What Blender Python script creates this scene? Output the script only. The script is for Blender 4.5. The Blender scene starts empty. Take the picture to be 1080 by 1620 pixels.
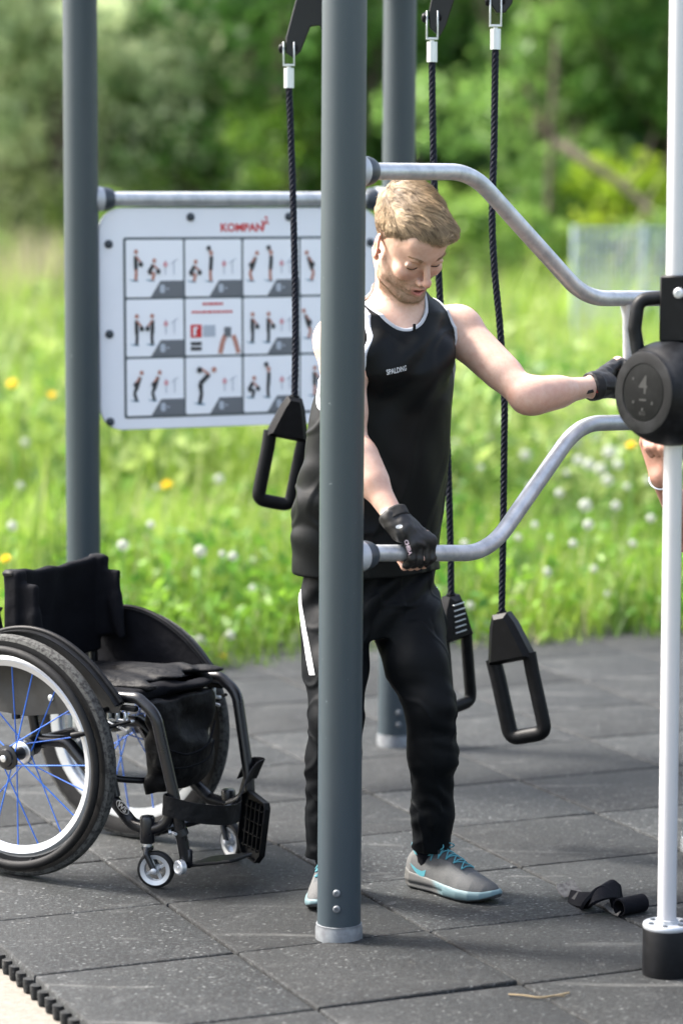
import bpy, math, random
import numpy as np
from math import radians, sin, cos, pi, atan, tan, sqrt
from mathutils import Matrix, Vector

S = bpy.context.scene
rng = np.random.default_rng(7)
random.seed(7)

# ------------------------------------------------------------------ camera
EYE = 1.776
PITCH = atan(497 / 4400.0)
cam_d = bpy.data.cameras.new('camera')
cam = bpy.data.objects.new('camera', cam_d)
S.collection.objects.link(cam)
cam.location = (0, 0, EYE)
cam.rotation_euler = (pi / 2 - PITCH, 0, 0)
cam_d.sensor_fit = 'VERTICAL'
cam_d.sensor_height = 36.0
cam_d.sensor_width = 24.0
cam_d.lens = 4400 / 1620 * 36.0
cam_d.clip_start = 0.1
cam_d.clip_end = 2000
cam_d.dof.use_dof = True
cam_d.dof.focus_distance = 6.95
cam_d.dof.aperture_fstop = 2.0
S.camera = cam

# ------------------------------------------------------------------ light
SUN_EL, SUN_AZ = radians(50), radians(-73)      # azimuth from +Y towards +X
w = bpy.data.worlds.new('World'); S.world = w; w.use_nodes = True
nt = w.node_tree
for n in list(nt.nodes): nt.nodes.remove(n)
sky = nt.nodes.new('ShaderNodeTexSky'); sky.sky_type = 'NISHITA'; sky.sun_disc = False
sky.sun_elevation = SUN_EL; sky.sun_rotation = SUN_AZ
sky.air_density = 1.0; sky.dust_density = 5.0; sky.ozone_density = .4
bg = nt.nodes.new('ShaderNodeBackground'); bg.inputs['Strength'].default_value = 0.15
wo = nt.nodes.new('ShaderNodeOutputWorld')
hz_ = nt.nodes.new('ShaderNodeHueSaturation'); hz_.inputs['Saturation'].default_value = .75
nt.links.new(sky.outputs[0], hz_.inputs['Color']); nt.links.new(hz_.outputs[0], bg.inputs[0]); nt.links.new(bg.outputs[0], wo.inputs[0])
sd = bpy.data.lights.new('sun', 'SUN'); sd.energy = 3.0; sd.angle = radians(9.0); sd.color = (1, .95, .88)
so = bpy.data.objects.new('sun', sd); S.collection.objects.link(so)
sdir = Vector((sin(SUN_AZ) * cos(SUN_EL), cos(SUN_AZ) * cos(SUN_EL), sin(SUN_EL)))
so.rotation_euler = sdir.to_track_quat('Z', 'Y').to_euler(); so.location = (-10, 10, 20)
S.view_settings.view_transform = 'Standard'; S.view_settings.look = 'None'
S.view_settings.exposure = 2.15; S.view_settings.gamma = 1
S.render.film_transparent = False
S.cycles.max_bounces = 8; S.cycles.transparent_max_bounces = 6
S.cycles.caustics_reflective = False; S.cycles.caustics_refractive = False

# ------------------------------------------------------------------ survey of the place (camera geometry used to measure positions)
FPX = 4400.0
_cp, _sp = cos(PITCH), sin(PITCH)
def ray(px, py):
    u = (px - 540) / FPX; v = -(py - 810) / FPX
    return np.array([u, _cp + v * _sp, -_sp + v * _cp])
def at(px, py, D):
    r = ray(px, py); return np.array([0, 0, EYE]) + r * (D / r[1])
def gr(px, py, z=0.0):
    r = ray(px, py); return np.array([0, 0, EYE]) + r * ((z - EYE) / r[2])

# ------------------------------------------------------------------ object helpers
def link(o, parent=None):
    S.collection.objects.link(o)
    if parent is not None: o.parent = parent
    return o
def tag(o, label=None, cat=None, group=None, kind=None):
    if label: o['label'] = label
    if cat: o['category'] = cat
    if group: o['group'] = group
    if kind: o['kind'] = kind
    return o
def thing(name, label, cat, loc=(0, 0, 0), rz=0.0, group=None):
    o = bpy.data.objects.new(name, None); o.empty_display_size = .1
    o.location = loc; o.rotation_euler = (0, 0, rz); link(o)
    return tag(o, label, cat, group)
def rootmat(o):
    m = Matrix.Identity(4)
    while o is not None:
        m = Matrix.LocRotScale(o.location, o.rotation_euler, None) @ m
        o = o.parent
    return m
def make(name, V, Fs, mat, parent=None, smooth=True, world=True, col=None, mats=None, midx=None, loc=None):
    """one mesh object from numpy verts and faces; world=True: V are world coordinates"""
    V = np.asarray(V, dtype=np.float64)
    me = bpy.data.meshes.new(name)
    if isinstance(Fs, np.ndarray):
        nf, k = Fs.shape
        me.vertices.add(len(V)); me.loops.add(nf * k); me.polygons.add(nf)
    o = bpy.data.objects.new(name, me)
    if loc is not None: o.location = loc
    link(o, parent)
    if world:
        m = np.array(rootmat(o).inverted())
        V = V @ m[:3, :3].T + m[:3, 3]
    if isinstance(Fs, np.ndarray):
        me.vertices.foreach_set('co', V.astype(np.float32).ravel())
        me.loops.foreach_set('vertex_index', Fs.astype(np.int32).ravel())
        me.polygons.foreach_set('loop_start', (np.arange(nf) * k).astype(np.int32))
        me.update(calc_edges=True)
        me.validate()
    else:
        me.from_pydata([tuple(v) for v in V], [], Fs)
        me.update()
    if mats:
        for m_ in mats: me.materials.append(m_)
        if midx is not None: me.polygons.foreach_set('material_index', np.asarray(midx, dtype=np.int32))
    elif mat: me.materials.append(mat)
    me.polygons.foreach_set('use_smooth', [bool(smooth)] * len(me.polygons))
    if col is not None:
        a = me.color_attributes.new('col', 'FLOAT_COLOR', 'POINT')
        c = np.ones((len(V), 4), dtype=np.float32); c[:, :3] = col
        a.data.foreach_set('color', c.ravel())
    if smooth == 'auto':
        try: me.set_sharp_from_angle(angle=radians(38))
        except Exception: pass
    return o
def copy_tree(o, parent=None):
    c = o.copy(); S.collection.objects.link(c)
    if parent is not None: c.parent = parent
    for ch in list(o.children): copy_tree(ch, c)
    return c

class MB:
    """collects shapes that become ONE mesh"""
    def __init__(s): s.V = []; s.F = []; s.n = 0
    def add(s, V, F):
        s.V.append(np.asarray(V, float)); s.F += [tuple(int(i) + s.n for i in f) for f in F]; s.n += len(V); return s
    def build(s, name, mat, parent=None, smooth='auto', world=True, **k):
        return make(name, np.concatenate(s.V), s.F, mat, parent, smooth, world, **k)
    def box(s, c, size, R=None, bev=0.0):
        hx, hy, hz = [v / 2 for v in size]
        b = min(bev, hx * .9, hy * .9, hz * .9)
        V = []
        if b <= 0:
            V = [(x, y, z) for x in (-hx, hx) for y in (-hy, hy) for z in (-hz, hz)]
            F = [(0, 1, 3, 2), (4, 6, 7, 5), (0, 4, 5, 1), (2, 3, 7, 6), (0, 2, 6, 4), (1, 5, 7, 3)]
        else:
            idx = {}
            for sx in (-1, 1):
                for sy in (-1, 1):
                    for sz in (-1, 1):
                        for a in range(3):
                            q = [sx * (hx - b), sy * (hy - b), sz * (hz - b)]
                            q[a] = (sx, sy, sz)[a] * (hx, hy, hz)[a]
                            idx[(sx, sy, sz, a)] = len(V); V.append(q)
            F = []
            for a in range(3):
                o1, o2 = [k for k in range(3) if k != a]
                for sg in (-1, 1):
                    f = []
                    for (p, q) in ((-1, -1), (1, -1), (1, 1), (-1, 1)):
                        t = [0, 0, 0]; t[a] = sg; t[o1] = p; t[o2] = q; f.append(idx[(*t, a)])
                    F.append(f)
            for a in range(3):
                o1, o2 = [k for k in range(3) if k != a]
                for p in (-1, 1):
                    for q in (-1, 1):
                        t0 = [0, 0, 0]; t1 = [0, 0, 0]
                        t0[a] = -1; t1[a] = 1
                        for t in (t0, t1): t[o1] = p; t[o2] = q
                        F.append([idx[(*t0, o1)], idx[(*t1, o1)], idx[(*t1, o2)], idx[(*t0, o2)]])
            for sx in (-1, 1):
                for sy in (-1, 1):
                    for sz in (-1, 1): F.append([idx[(sx, sy, sz, a)] for a in range(3)])
            Va = np.array(V); F2 = []
            for f in F:
                p = Va[f]; nrm = np.cross(p[1] - p[0], p[2] - p[0])
                F2.append(f[::-1] if nrm @ p.mean(0) < 0 else f)
            F = F2
        V = np.array(V, float)
        if R is not None: V = V @ np.asarray(R).T
        return s.add(V + np.asarray(c), F)
    def tube(s, P, r, seg=14, closed=False, caps=True, sq=None):
        P = np.asarray(P, float); n = len(P)
        r = np.full(n, r, float) if np.isscalar(r) else np.asarray(r, float)
        T = np.zeros_like(P)
        if closed: T = np.roll(P, -1, 0) - np.roll(P, 1, 0)
        else: T[1:-1] = P[2:] - P[:-2]; T[0] = P[1] - P[0]; T[-1] = P[-1] - P[-2]
        T /= np.linalg.norm(T, axis=1)[:, None] + 1e-12
        up = np.array([0, 0, 1.]) if abs(T[0][2]) < .9 else np.array([1., 0, 0])
        N = np.cross(T[0], up); N /= np.linalg.norm(N)
        V = []; ang = np.arange(seg) * 2 * pi / seg
        Ns = []
        for i in range(n):
            N = N - T[i] * (N @ T[i]); N /= np.linalg.norm(N) + 1e-12
            Ns.append(N.copy())
        Ns = np.array(Ns)
        if closed:
            B0 = np.cross(T[0], Ns[0]); e = Ns[-1] - T[0] * (Ns[-1] @ T[0])
            tw = math.atan2(e @ B0, e @ Ns[0])
            for i in range(n):
                a = -tw * i / n; B = np.cross(T[i], Ns[i]); Ns[i] = Ns[i] * cos(a) + B * sin(a)
        fx, fy = (sq if sq else (1, 1))
        for i in range(n):
            B = np.cross(T[i], Ns[i])
            V.append(P[i] + r[i] * (fx * np.cos(ang)[:, None] * Ns[i] + fy * np.sin(ang)[:, None] * B))
        V = np.concatenate(V); F = []
        for i in range(n if closed else n - 1):
            j = (i + 1) % n
            for k in range(seg):
                k2 = (k + 1) % seg
                F.append((i * seg + k, i * seg + k2, j * seg + k2, j * seg + k))
        if caps and not closed:
            F.append(tuple(range(seg))[::-1]); F.append(tuple((n - 1) * seg + k for k in range(seg)))
        return s.add(V, F)
    def lathe(s, prof, c=(0, 0, 0), axis=(0, 0, 1), seg=32, closed=False):
        """prof: [(radius, height)...] along axis"""
        a = np.asarray(axis, float); a /= np.linalg.norm(a)
        up = np.array([0, 0, 1.]) if abs(a[2]) < .9 else np.array([1., 0, 0])
        x = np.cross(up, a); x /= np.linalg.norm(x); y = np.cross(a, x)
        ang = np.arange(seg) * 2 * pi / seg; V = []
        for (r, h) in prof:
            V.append(np.asarray(c) + a * h + r * (np.cos(ang)[:, None] * x + np.sin(ang)[:, None] * y))
        n = len(prof); F = []
        for i in range(n if closed else n - 1):
            j = (i + 1) % n
            for k in range(seg):
                k2 = (k + 1) % seg
                F.append((i * seg + k, i * seg + k2, j * seg + k2, j * seg + k))
        if not closed:
            F.append(tuple(range(seg))[::-1]); F.append(tuple((n - 1) * seg + k for k in range(seg)))
        return s.add(np.concatenate(V), F)
    def prism(s, out, c, ex, ey, th, bev=0.0):
        """outline in the plane (ex, ey) centred at c, thickness th along ex x ey"""
        ex = np.asarray(ex, float); ey = np.asarray(ey, float); ez = np.cross(ex, ey)
        out = np.asarray(out, float); n = len(out)
        area = .5 * np.sum(out[:, 0] * np.roll(out[:, 1], -1) - np.roll(out[:, 0], -1) * out[:, 1])
        if area < 0: out = out[::-1]
        def ring(o, h): return np.asarray(c) + o[:, :1] * ex + o[:, 1:] * ey + ez * h
        if bev > 0:
            d = out - np.roll(out, 1, 0); d /= np.linalg.norm(d, axis=1)[:, None] + 1e-9
            nn = np.c_[-d[:, 1], d[:, 0]]; m = nn + np.roll(nn, -1, 0)
            m /= (np.linalg.norm(m, axis=1)[:, None] + 1e-9); ins = out + m * bev
            rings = [ring(ins, -th / 2), ring(out, -th / 2 + bev), ring(out, th / 2 - bev), ring(ins, th / 2)]
        else: rings = [ring(out, -th / 2), ring(out, th / 2)]
        F = []
        for i in range(len(rings) - 1):
            for k in range(n):
                k2 = (k + 1) % n
                F.append((i * n + k, i * n + k2, (i + 1) * n + k2, (i + 1) * n + k))
        F.append(tuple(range(n))[::-1]); F.append(tuple((len(rings) - 1) * n + k for k in range(n)))
        return s.add(np.concatenate(rings), F)

def fillet(P, R, n=8):
    """polyline with rounded corners"""
    P = [np.asarray(p, float) for p in P]; out = [P[0]]
    for i in range(1, len(P) - 1):
        a, b, c = P[i - 1], P[i], P[i + 1]
        r = R[i - 1] if hasattr(R, '__len__') else R
        u = (a - b); lu = np.linalg.norm(u); u /= lu; v = (c - b); lv = np.linalg.norm(v); v /= lv
        ang = math.acos(max(-1, min(1, u @ v))); t = min(r / tan(ang / 2), lu * .49, lv * .49)
        p0, p2 = b + u * t, b + v * t
        for k in range(n + 1):
            q = k / n; out.append((1 - q) ** 2 * p0 + 2 * q * (1 - q) * b + q * q * p2)
    out.append(P[-1]); return np.array(out)
def spline(P, m=8):
    """Catmull-Rom through the points"""
    P = np.asarray(P, float); Q = np.vstack([2 * P[0] - P[1], P, 2 * P[-1] - P[-2]]); out = []
    for i in range(1, len(Q) - 2):
        for k in range(m):
            t = k / m
            out.append(.5 * ((2 * Q[i]) + (-Q[i - 1] + Q[i + 1]) * t + (2 * Q[i - 1] - 5 * Q[i] + 4 * Q[i + 1] - Q[i + 2]) * t * t + (-Q[i - 1] + 3 * Q[i] - 3 * Q[i + 1] + Q[i + 2]) * t ** 3))
    out.append(P[-1]); return np.array(out)
def rrect(w, h, r, n=5):
    o = []
    for (cx, cy, a0) in ((w / 2 - r, h / 2 - r, 0), (-w / 2 + r, h / 2 - r, 90), (-w / 2 + r, -h / 2 + r, 180), (w / 2 - r, -h / 2 + r, 270)):
        for k in range(n + 1):
            a = radians(a0 + 90 * k / n); o.append((cx + r * cos(a), cy + r * sin(a)))
    return o
_textcache = {}
def text_mesh(txt, size, bold=0.0, shear=0.0, ext=0.0):
    """flat lettering outline as verts (x,y,z) and faces, origin at centre"""
    cu = bpy.data.curves.new('lettering', 'FONT'); cu.body = txt; cu.size = size
    cu.align_x = 'CENTER'; cu.align_y = 'CENTER'; cu.offset = bold; cu.shear = shear; cu.extrude = ext
    cu.resolution_u = 3
    ob = bpy.data.objects.new('lettering', cu); S.collection.objects.link(ob)
    dg = bpy.context.evaluated_depsgraph_get()
    me = bpy.data.meshes.new_from_object(ob.evaluated_get(dg))
    V = np.array([v.co[:] for v in me.vertices]).reshape(-1, 3); F = [tuple(p.vertices) for p in me.polygons]
    bpy.data.objects.remove(ob); bpy.data.curves.remove(cu); bpy.data.meshes.remove(me)
    return V, F

# ------------------------------------------------------------------ materials
def mat(name, base=(.5, .5, .5), rough=.5, metal=0.0, noise=None, bump=None, spec=None, attr=False,
        sheen=0.0, trans=0.0, sss=0.0, rnoise=None, coat=0.0, coord='Object', bump2=None, noise2=None):
    """noise=(scale, colour2, lo, hi[, stretch]); bump=(scale, strength, distance)"""
    m = bpy.data.materials.new(name); m.use_nodes = True; N = m.node_tree.nodes; L = m.node_tree.links
    b = N['Principled BSDF']; out = N['Material Output']
    b.inputs['Base Color'].default_value = (*base, 1); b.inputs['Roughness'].default_value = rough
    b.inputs['Metallic'].default_value = metal
    if spec is not None: b.inputs['Specular IOR Level'].default_value = spec
    if sheen: b.inputs['Sheen Weight'].default_value = sheen; b.inputs['Sheen Roughness'].default_value = .4
    if coat: b.inputs['Coat Weight'].default_value = coat; b.inputs['Coat Roughness'].default_value = .15
    if sss:
        b.inputs['Subsurface Weight'].default_value = sss
        b.inputs['Subsurface Radius'].default_value = (1, .35, .2); b.inputs['Subsurface Scale'].default_value = .012
    tc = N.new('ShaderNodeTexCoord'); cur = None
    if attr:
        a = N.new('ShaderNodeAttribute'); a.attribute_name = 'col'; cur = a.outputs['Color']
    def mixin(cur, nz):
        mp = N.new('ShaderNodeMapping'); L.new(tc.outputs[coord], mp.inputs[0])
        if len(nz) > 4: mp.inputs['Scale'].default_value = nz[4]
        t = N.new('ShaderNodeTexNoise'); t.inputs['Scale'].default_value = nz[0]; t.inputs['Detail'].default_value = 6
        t.inputs['Roughness'].default_value = .62
        L.new(mp.outputs[0], t.inputs['Vector'])
        r = N.new('ShaderNodeMapRange'); r.inputs['From Min'].default_value = nz[2]; r.inputs['From Max'].default_value = nz[3]
        L.new(t.outputs['Fac'], r.inputs['Value'])
        x = N.new('ShaderNodeMix'); x.data_type = 'RGBA'
        if cur is not None: L.new(cur, x.inputs[6])
        else: x.inputs[6].default_value = (*base, 1)
        if cur is not None and attr:
            mm = N.new('ShaderNodeMix'); mm.data_type = 'RGBA'; mm.blend_type = 'MULTIPLY'; mm.inputs[0].default_value = 1
            L.new(cur, mm.inputs[6]); mm.inputs[7].default_value = (*nz[1], 1); L.new(mm.outputs[2], x.inputs[7])
        else: x.inputs[7].default_value = (*nz[1], 1)
        L.new(r.outputs[0], x.inputs[0]); return x.outputs[2]
    if noise: cur = mixin(cur, noise)
    if noise2: cur = mixin(cur, noise2)
    if cur is not None: L.new(cur, b.inputs['Base Color'])
    nrm = None
    for bp in (bump, bump2):
        if bp:
            t = N.new('ShaderNodeTexNoise'); t.inputs['Scale'].default_value = bp[0]; t.inputs['Detail'].default_value = 5
            mp = N.new('ShaderNodeMapping'); L.new(tc.outputs[coord], mp.inputs[0])
            if len(bp) > 3: mp.inputs['Scale'].default_value = bp[3]
            L.new(mp.outputs[0], t.inputs['Vector'])
            bn = N.new('ShaderNodeBump'); bn.inputs['Strength'].default_value = bp[1]; bn.inputs['Distance'].default_value = bp[2]
            L.new(t.outputs['Fac'], bn.inputs['Height'])
            if nrm is not None: L.new(nrm, bn.inputs['Normal'])
            nrm = bn.outputs[0]; L.new(nrm, b.inputs['Normal'])
    if rnoise:
        t = N.new('ShaderNodeTexNoise'); t.inputs['Scale'].default_value = rnoise[0]; t.inputs['Detail'].default_value = 5
        L.new(tc.outputs[coord], t.inputs['Vector'])
        r = N.new('ShaderNodeMapRange'); r.inputs['To Min'].default_value = rnoise[1]; r.inputs['To Max'].default_value = rnoise[2]
        L.new(t.outputs['Fac'], r.inputs['Value']); L.new(r.outputs[0], b.inputs['Roughness'])
    if trans:
        tr = N.new('ShaderNodeBsdfTranslucent'); mx = N.new('ShaderNodeMixShader'); mx.inputs[0].default_value = trans
        if cur is not None: L.new(cur, tr.inputs[0])
        else: tr.inputs[0].default_value = (*base, 1)
        L.new(b.outputs[0], mx.inputs[1]); L.new(tr.outputs[0], mx.inputs[2]); L.new(mx.outputs[0], out.inputs[0])
    return m

M = {}
M['post'] = mat('post_paint', (.027, .041, .050), .42, rnoise=(40, .36, .5), noise=(9, (.034, .047, .057), .4, .66, (1, 1, .12)), bump=(220, .05, .001), noise2=(60, (.10, .12, .13), .69, .73))
M['galv'] = mat('galvanised_steel', (.50, .52, .545), .40, .6, noise=(26, (.36, .38, .41), .42, .66), rnoise=(60, .33, .55), bump=(120, .12, .001))
M['collar'] = mat('collar_steel', (.15, .165, .175), .5, .3, noise=(40, (.10, .105, .115), .4, .65))
M['alu'] = mat('aluminium', (.62, .65, .68), .33, .9, rnoise=(80, .25, .42))
M['white_steel'] = mat('white_coated_steel', (.50, .50, .52), .35, .25, rnoise=(30, .28, .42))
M['capdark'] = mat('cap_dark', (.028, .038, .050), .4, bump=(200, .05, .001))
M['caplight'] = mat('cap_light', (.42, .44, .47), .45, .2, noise=(28, (.06, .07, .09), .55, .58))
M['caplight2'] = mat('cap_light_plain', (.42, .44, .47), .45, .2)
M['blackpl'] = mat('black_plastic', (.0028, .0032, .004), .48, spec=.16, bump=(300, .06, .0008), noise=(40, (.006, .0065, .008), .5, .75))
M['blackmetal'] = mat('black_metal', (.008, .009, .011), .33, .2, noise=(90, (.16, .155, .15), .70, .76), rnoise=(50, .25, .45))
M['frameblack'] = mat('frame_black', (.0035, .004, .006), .28, .1, noise=(140, (.28, .27, .26), .72, .76), rnoise=(40, .2, .4), bump=(80, .05, .001))
M['rubber'] = mat('tyre_rubber', (.0045, .0048, .0055), .66, spec=.25, noise=(35, (.010, .010, .010), .5, .7), bump=(160, .3, .001))
M['treadrubber'] = mat('tread_rubber', (.055, .056, .053), .9, noise=(90, (.010, .010, .010), .46, .6), bump=(190, .5, .002))
M['rim'] = mat('rim_silver', (.50, .52, .54), .35, .55, noise=(50, (.45, .47, .5), .5, .7))
M['spoke'] = mat('blue_spoke', (.012, .11, .50), .4, 0)
M['cloth_black'] = mat('black_cloth', (.0022, .0025, .004), .85, spec=.12, bump=(900, .25, .0008), bump2=(14, .35, .02), noise=(7, (.0045, .005, .0075), .4, .7))
M['bag_black'] = mat('bag_nylon', (.0028, .003, .0038), .62, spec=.2, bump=(700, .2, .0008), bump2=(22, .5, .02), noise=(9, (.006, .006, .007), .45, .7))
M['grey_panel'] = mat('grey_panel', (.035, .033, .029), .75, noise=(18, (.05, .05, .048), .4, .7), noise2=(60, (.02, .02, .02), .68, .72))
M['rope'] = mat('navy_rope', (.0032, .005, .013), .55, spec=.2)
M['kb'] = mat('kettlebell_urethane', (.0026, .003, .004), .52, spec=.2, bump=(260, .12, .001), noise=(22, (.013, .014, .016), .45, .7), rnoise=(40, .38, .55))
M['kbface'] = mat('kettlebell_face', (.0022, .0028, .003), .6, spec=.1, bump=(180, .2, .001), noise=(30, (.006, .0068, .007), .45, .7))
M['kbtext'] = mat('kettlebell_lettering', (.0055, .0065, .0065), .6)
M['white_panel'] = mat('sign_white', (.76, .78, .83), .35, noise=(3, (.72, .74, .79), .4, .7))
M['sign_grey'] = mat('sign_grey', (.085, .105, .115), .5)
M['sign_white2'] = mat('sign_print_white', (.80, .82, .86), .4)
M['sign_mid'] = mat('sign_mid_grey', (.13, .14, .155), .5)
M['sign_red'] = mat('sign_red', (.55, .02, .025), .45)
M['sign_skin'] = mat('sign_skin', (.45, .21, .16), .5)
M['sign_black'] = mat('sign_black', (.02, .022, .026), .5)
M['sign_blue'] = mat('sign_bluegrey', (.16, .27, .36), .5)
M['sign_pale'] = mat('sign_pale_mark', (.40, .44, .50), .5)
M['sign_pink'] = mat('sign_pink_mark', (.62, .30, .33), .5)
# ------------------------------------------------------------------ ground, deck of rubber tiles
def node_floor():
    m = bpy.data.materials.new('rubber_granulate'); m.use_nodes = True; N = m.node_tree.nodes; L = m.node_tree.links
    b = N['Principled BSDF']; tc = N.new('ShaderNodeTexCoord')
    def noise(sc, det=5, ro=.6, mapping=None, dist=0):
        t = N.new('ShaderNodeTexNoise'); t.inputs['Scale'].default_value = sc; t.inputs['Detail'].default_value = det
        t.inputs['Roughness'].default_value = ro; t.inputs['Distortion'].default_value = dist
        L.new(mapping or tc.outputs['Object'], t.inputs['Vector']); return t
    def rng_(src, a, b_, c=0, d=1):
        r = N.new('ShaderNodeMapRange'); r.inputs['From Min'].default_value = a; r.inputs['From Max'].default_value = b_
        r.inputs['To Min'].default_value = c; r.inputs['To Max'].default_value = d; L.new(src, r.inputs['Value']); return r.outputs[0]
    def mix(f, a, c, mode='MIX'):
        x = N.new('ShaderNodeMix'); x.data_type = 'RGBA'; x.blend_type = mode
        if isinstance(f, float): x.inputs[0].default_value = f
        else: L.new(f, x.inputs[0])
        for k, v in ((6, a), (7, c)):
            if isinstance(v, tuple): x.inputs[k].default_value = (*v, 1)
            else: L.new(v, x.inputs[k])
        return x.outputs[2]
    grain = noise(170, 4, .8); vor = N.new('ShaderNodeTexVoronoi'); vor.inputs['Scale'].default_value = 170
    L.new(tc.outputs['Object'], vor.inputs['Vector'])
    big = noise(1.6, 6, .6); mid = noise(9, 6, .65, dist=.6)
    c = mix(rng_(grain.outputs['Fac'], .43, .58), (.0014, .0018, .0022), (.0240, .0285, .0305))
    c = mix(rng_(noise(78, 3, .7).outputs['Fac'], .42, .60), c, (.0030, .0035, .0038))
    c = mix(rng_(noise(105, 3, .8).outputs['Fac'], .56, .70, 0, .8), c, (.060, .064, .066))
    c = mix(rng_(vor.outputs['Color'], .82, .97), c, (.115, .12, .12))
    c = mix(rng_(big.outputs['Fac'], .35, .7, 0, .35), c, (.023, .0255, .027))
    c = mix(rng_(mid.outputs['Fac'], .55, .78, 0, .65), c, (.004, .0045, .005))
    # dusty scuffs: thin curved rings left by wheels and feet
    wv = N.new('ShaderNodeTexWave'); wv.wave_type = 'RINGS'; wv.inputs['Scale'].default_value = .9
    wv.inputs['Distortion'].default_value = 7.5; wv.inputs['Detail'].default_value = 2.5; wv.inputs['Detail Scale'].default_value = .7
    mp = N.new('ShaderNodeMapping'); mp.inputs['Location'].default_value = (.9, -6.3, 0); L.new(tc.outputs['Object'], mp.inputs[0]); L.new(mp.outputs[0], wv.inputs['Vector'])
    sc = N.new('ShaderNodeMath'); sc.operation = 'MULTIPLY'; L.new(rng_(wv.outputs['Fac'], .978, 1.0), sc.inputs[0]); L.new(rng_(noise(3.2).outputs['Fac'], .5, .68), sc.inputs[1])
    s2 = N.new('ShaderNodeMath'); s2.operation = 'MULTIPLY'; L.new(sc.outputs[0], s2.inputs[0]); s2.inputs[1].default_value = .45
    c = mix(s2.outputs[0], c, (.13, .132, .128))
    # sandy dust in patches
    c = mix(rng_(noise(26, 5, .7).outputs['Fac'], .62, .74, 0, .35), c, (.16, .155, .14))
    c = mix(rng_(noise(5.5, 7, .75, dist=1.5).outputs['Fac'], .56, .72, 0, .55), c, (.058, .061, .062))
    at_ = N.new('ShaderNodeAttribute'); at_.attribute_name = 'col'; c = mix(1.0, c, at_.outputs['Color'], 'MULTIPLY')
    L.new(c, b.inputs['Base Color']); b.inputs['Roughness'].default_value = .72; b.inputs['Specular IOR Level'].default_value = .28
    bn = N.new('ShaderNodeBump'); bn.inputs['Strength'].default_value = .8; bn.inputs['Distance'].default_value = .004
    L.new(grain.outputs['Fac'], bn.inputs['Height'])
    b2 = N.new('ShaderNodeBump'); b2.inputs['Strength'].default_value = .5; b2.inputs['Distance'].default_value = .012
    L.new(mid.outputs['Fac'], b2.inputs['Height']); L.new(bn.outputs[0], b2.inputs['Normal'])
    L.new(b2.outputs[0], b.inputs['Normal'])
    return m
M['floor'] = node_floor()
TH = .401; TX, TY, TS = -.444, 6.893, .5
ti = np.array([cos(TH), sin(TH)]); tj = np.array([sin(TH), -cos(TH)])
def tile_xy(i, j): return np.array([TX, TY]) + TS * (i * ti + j * tj)
mb = MB(); tr = random.Random(3); tcol = []
for i in range(-1, 12):
    for j in range(-9, 7):
        # the far edge is stepped where whole tiles end
        if j == -9 and i not in (5, 6, 7, 8, 9, 10, 11): continue
        if j == -8 and i in (-1, 0): continue
        g = .0034
        x0, x1, y0, y1 = i + g / TS * tr.uniform(.6, 1.8), i + 1 - g / TS * tr.uniform(.6, 1.8), j + g / TS * tr.uniform(.6, 1.8), j + 1 - g / TS * tr.uniform(.6, 1.8)
        zt = [tr.uniform(-.0022, .0006) for _ in range(4)]
        if (i, j) == (0, 1): zt = [0, .002, .008, .001]      # lifted by the post footing
        b = .006; n = 10
        # perimeter ring with small wobble
        def per(ins, dz, wob=0):
            o = []
            for (ax, ay, bx, by, za, zb) in ((x0, y0, x1, y0, 0, 1), (x1, y0, x1, y1, 1, 2), (x1, y1, x0, y1, 2, 3), (x0, y1, x0, y0, 3, 0)):
                for k in range(n):
                    t = k / n; X = ax + (bx - ax) * t; Y = ay + (by - ay) * t
                    cx, cy = (x0 + x1) / 2, (y0 + y1) / 2
                    hx, hy = (x1 - x0) / 2, (y1 - y0) / 2
                    X = cx + (X - cx) * (1 - ins / TS / hx); Y = cy + (Y - cy) * (1 - ins / TS / hy)
                    p = tile_xy(X, Y); o.append((p[0], p[1], zt[za] * (1 - t) + zt[zb] * t + dz))
            return o
        wob = [tr.uniform(0, .0016) for _ in range(4 * n)]
        R0 = np.array(per(.0, -.045)); R1 = np.array(per(.0, -.005)); R2 = np.array(per(.0025, -.0012)); R3 = np.array(per(b, 0))
        m4 = 4 * n; F = []
        for r_ in range(3):
            for k in range(m4):
                k2 = (k + 1) % m4; F.append((r_ * m4 + k, (r_ + 1) * m4 + k, (r_ + 1) * m4 + k2, r_ * m4 + k2))
        F.append(tuple(3 * m4 + k for k in range(m4))[::-1])
        mb.add(np.vstack([R0, R1, R2, R3]), F); tcol += [tr.uniform(.72, 1.28)] * (4 * m4)
# studded underside showing along the open left edge
for k in range(0, 60):
    p = tile_xy(-1 - .004, -1 + k * .115)
    mb.lathe([(.013, -.046), (.015, -.03), (.015, -.014)], (p[0], p[1], 0), seg=10)
tcol += [.8] * (mb.n - len(tcol))
deck = mb.build('rubber_floor', M['floor'], smooth='auto', col=np.repeat(np.array(tcol)[:, None], 3, axis=1)); tag(deck, kind='structure')
bpy.context.view_layer.update()
me = deck.data
# make sure the tile tops face up
import bmesh
bm = bmesh.new(); bm.from_mesh(me); bmesh.ops.recalc_face_normals(bm, faces=bm.faces); bm.to_mesh(me); bm.free()

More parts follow.
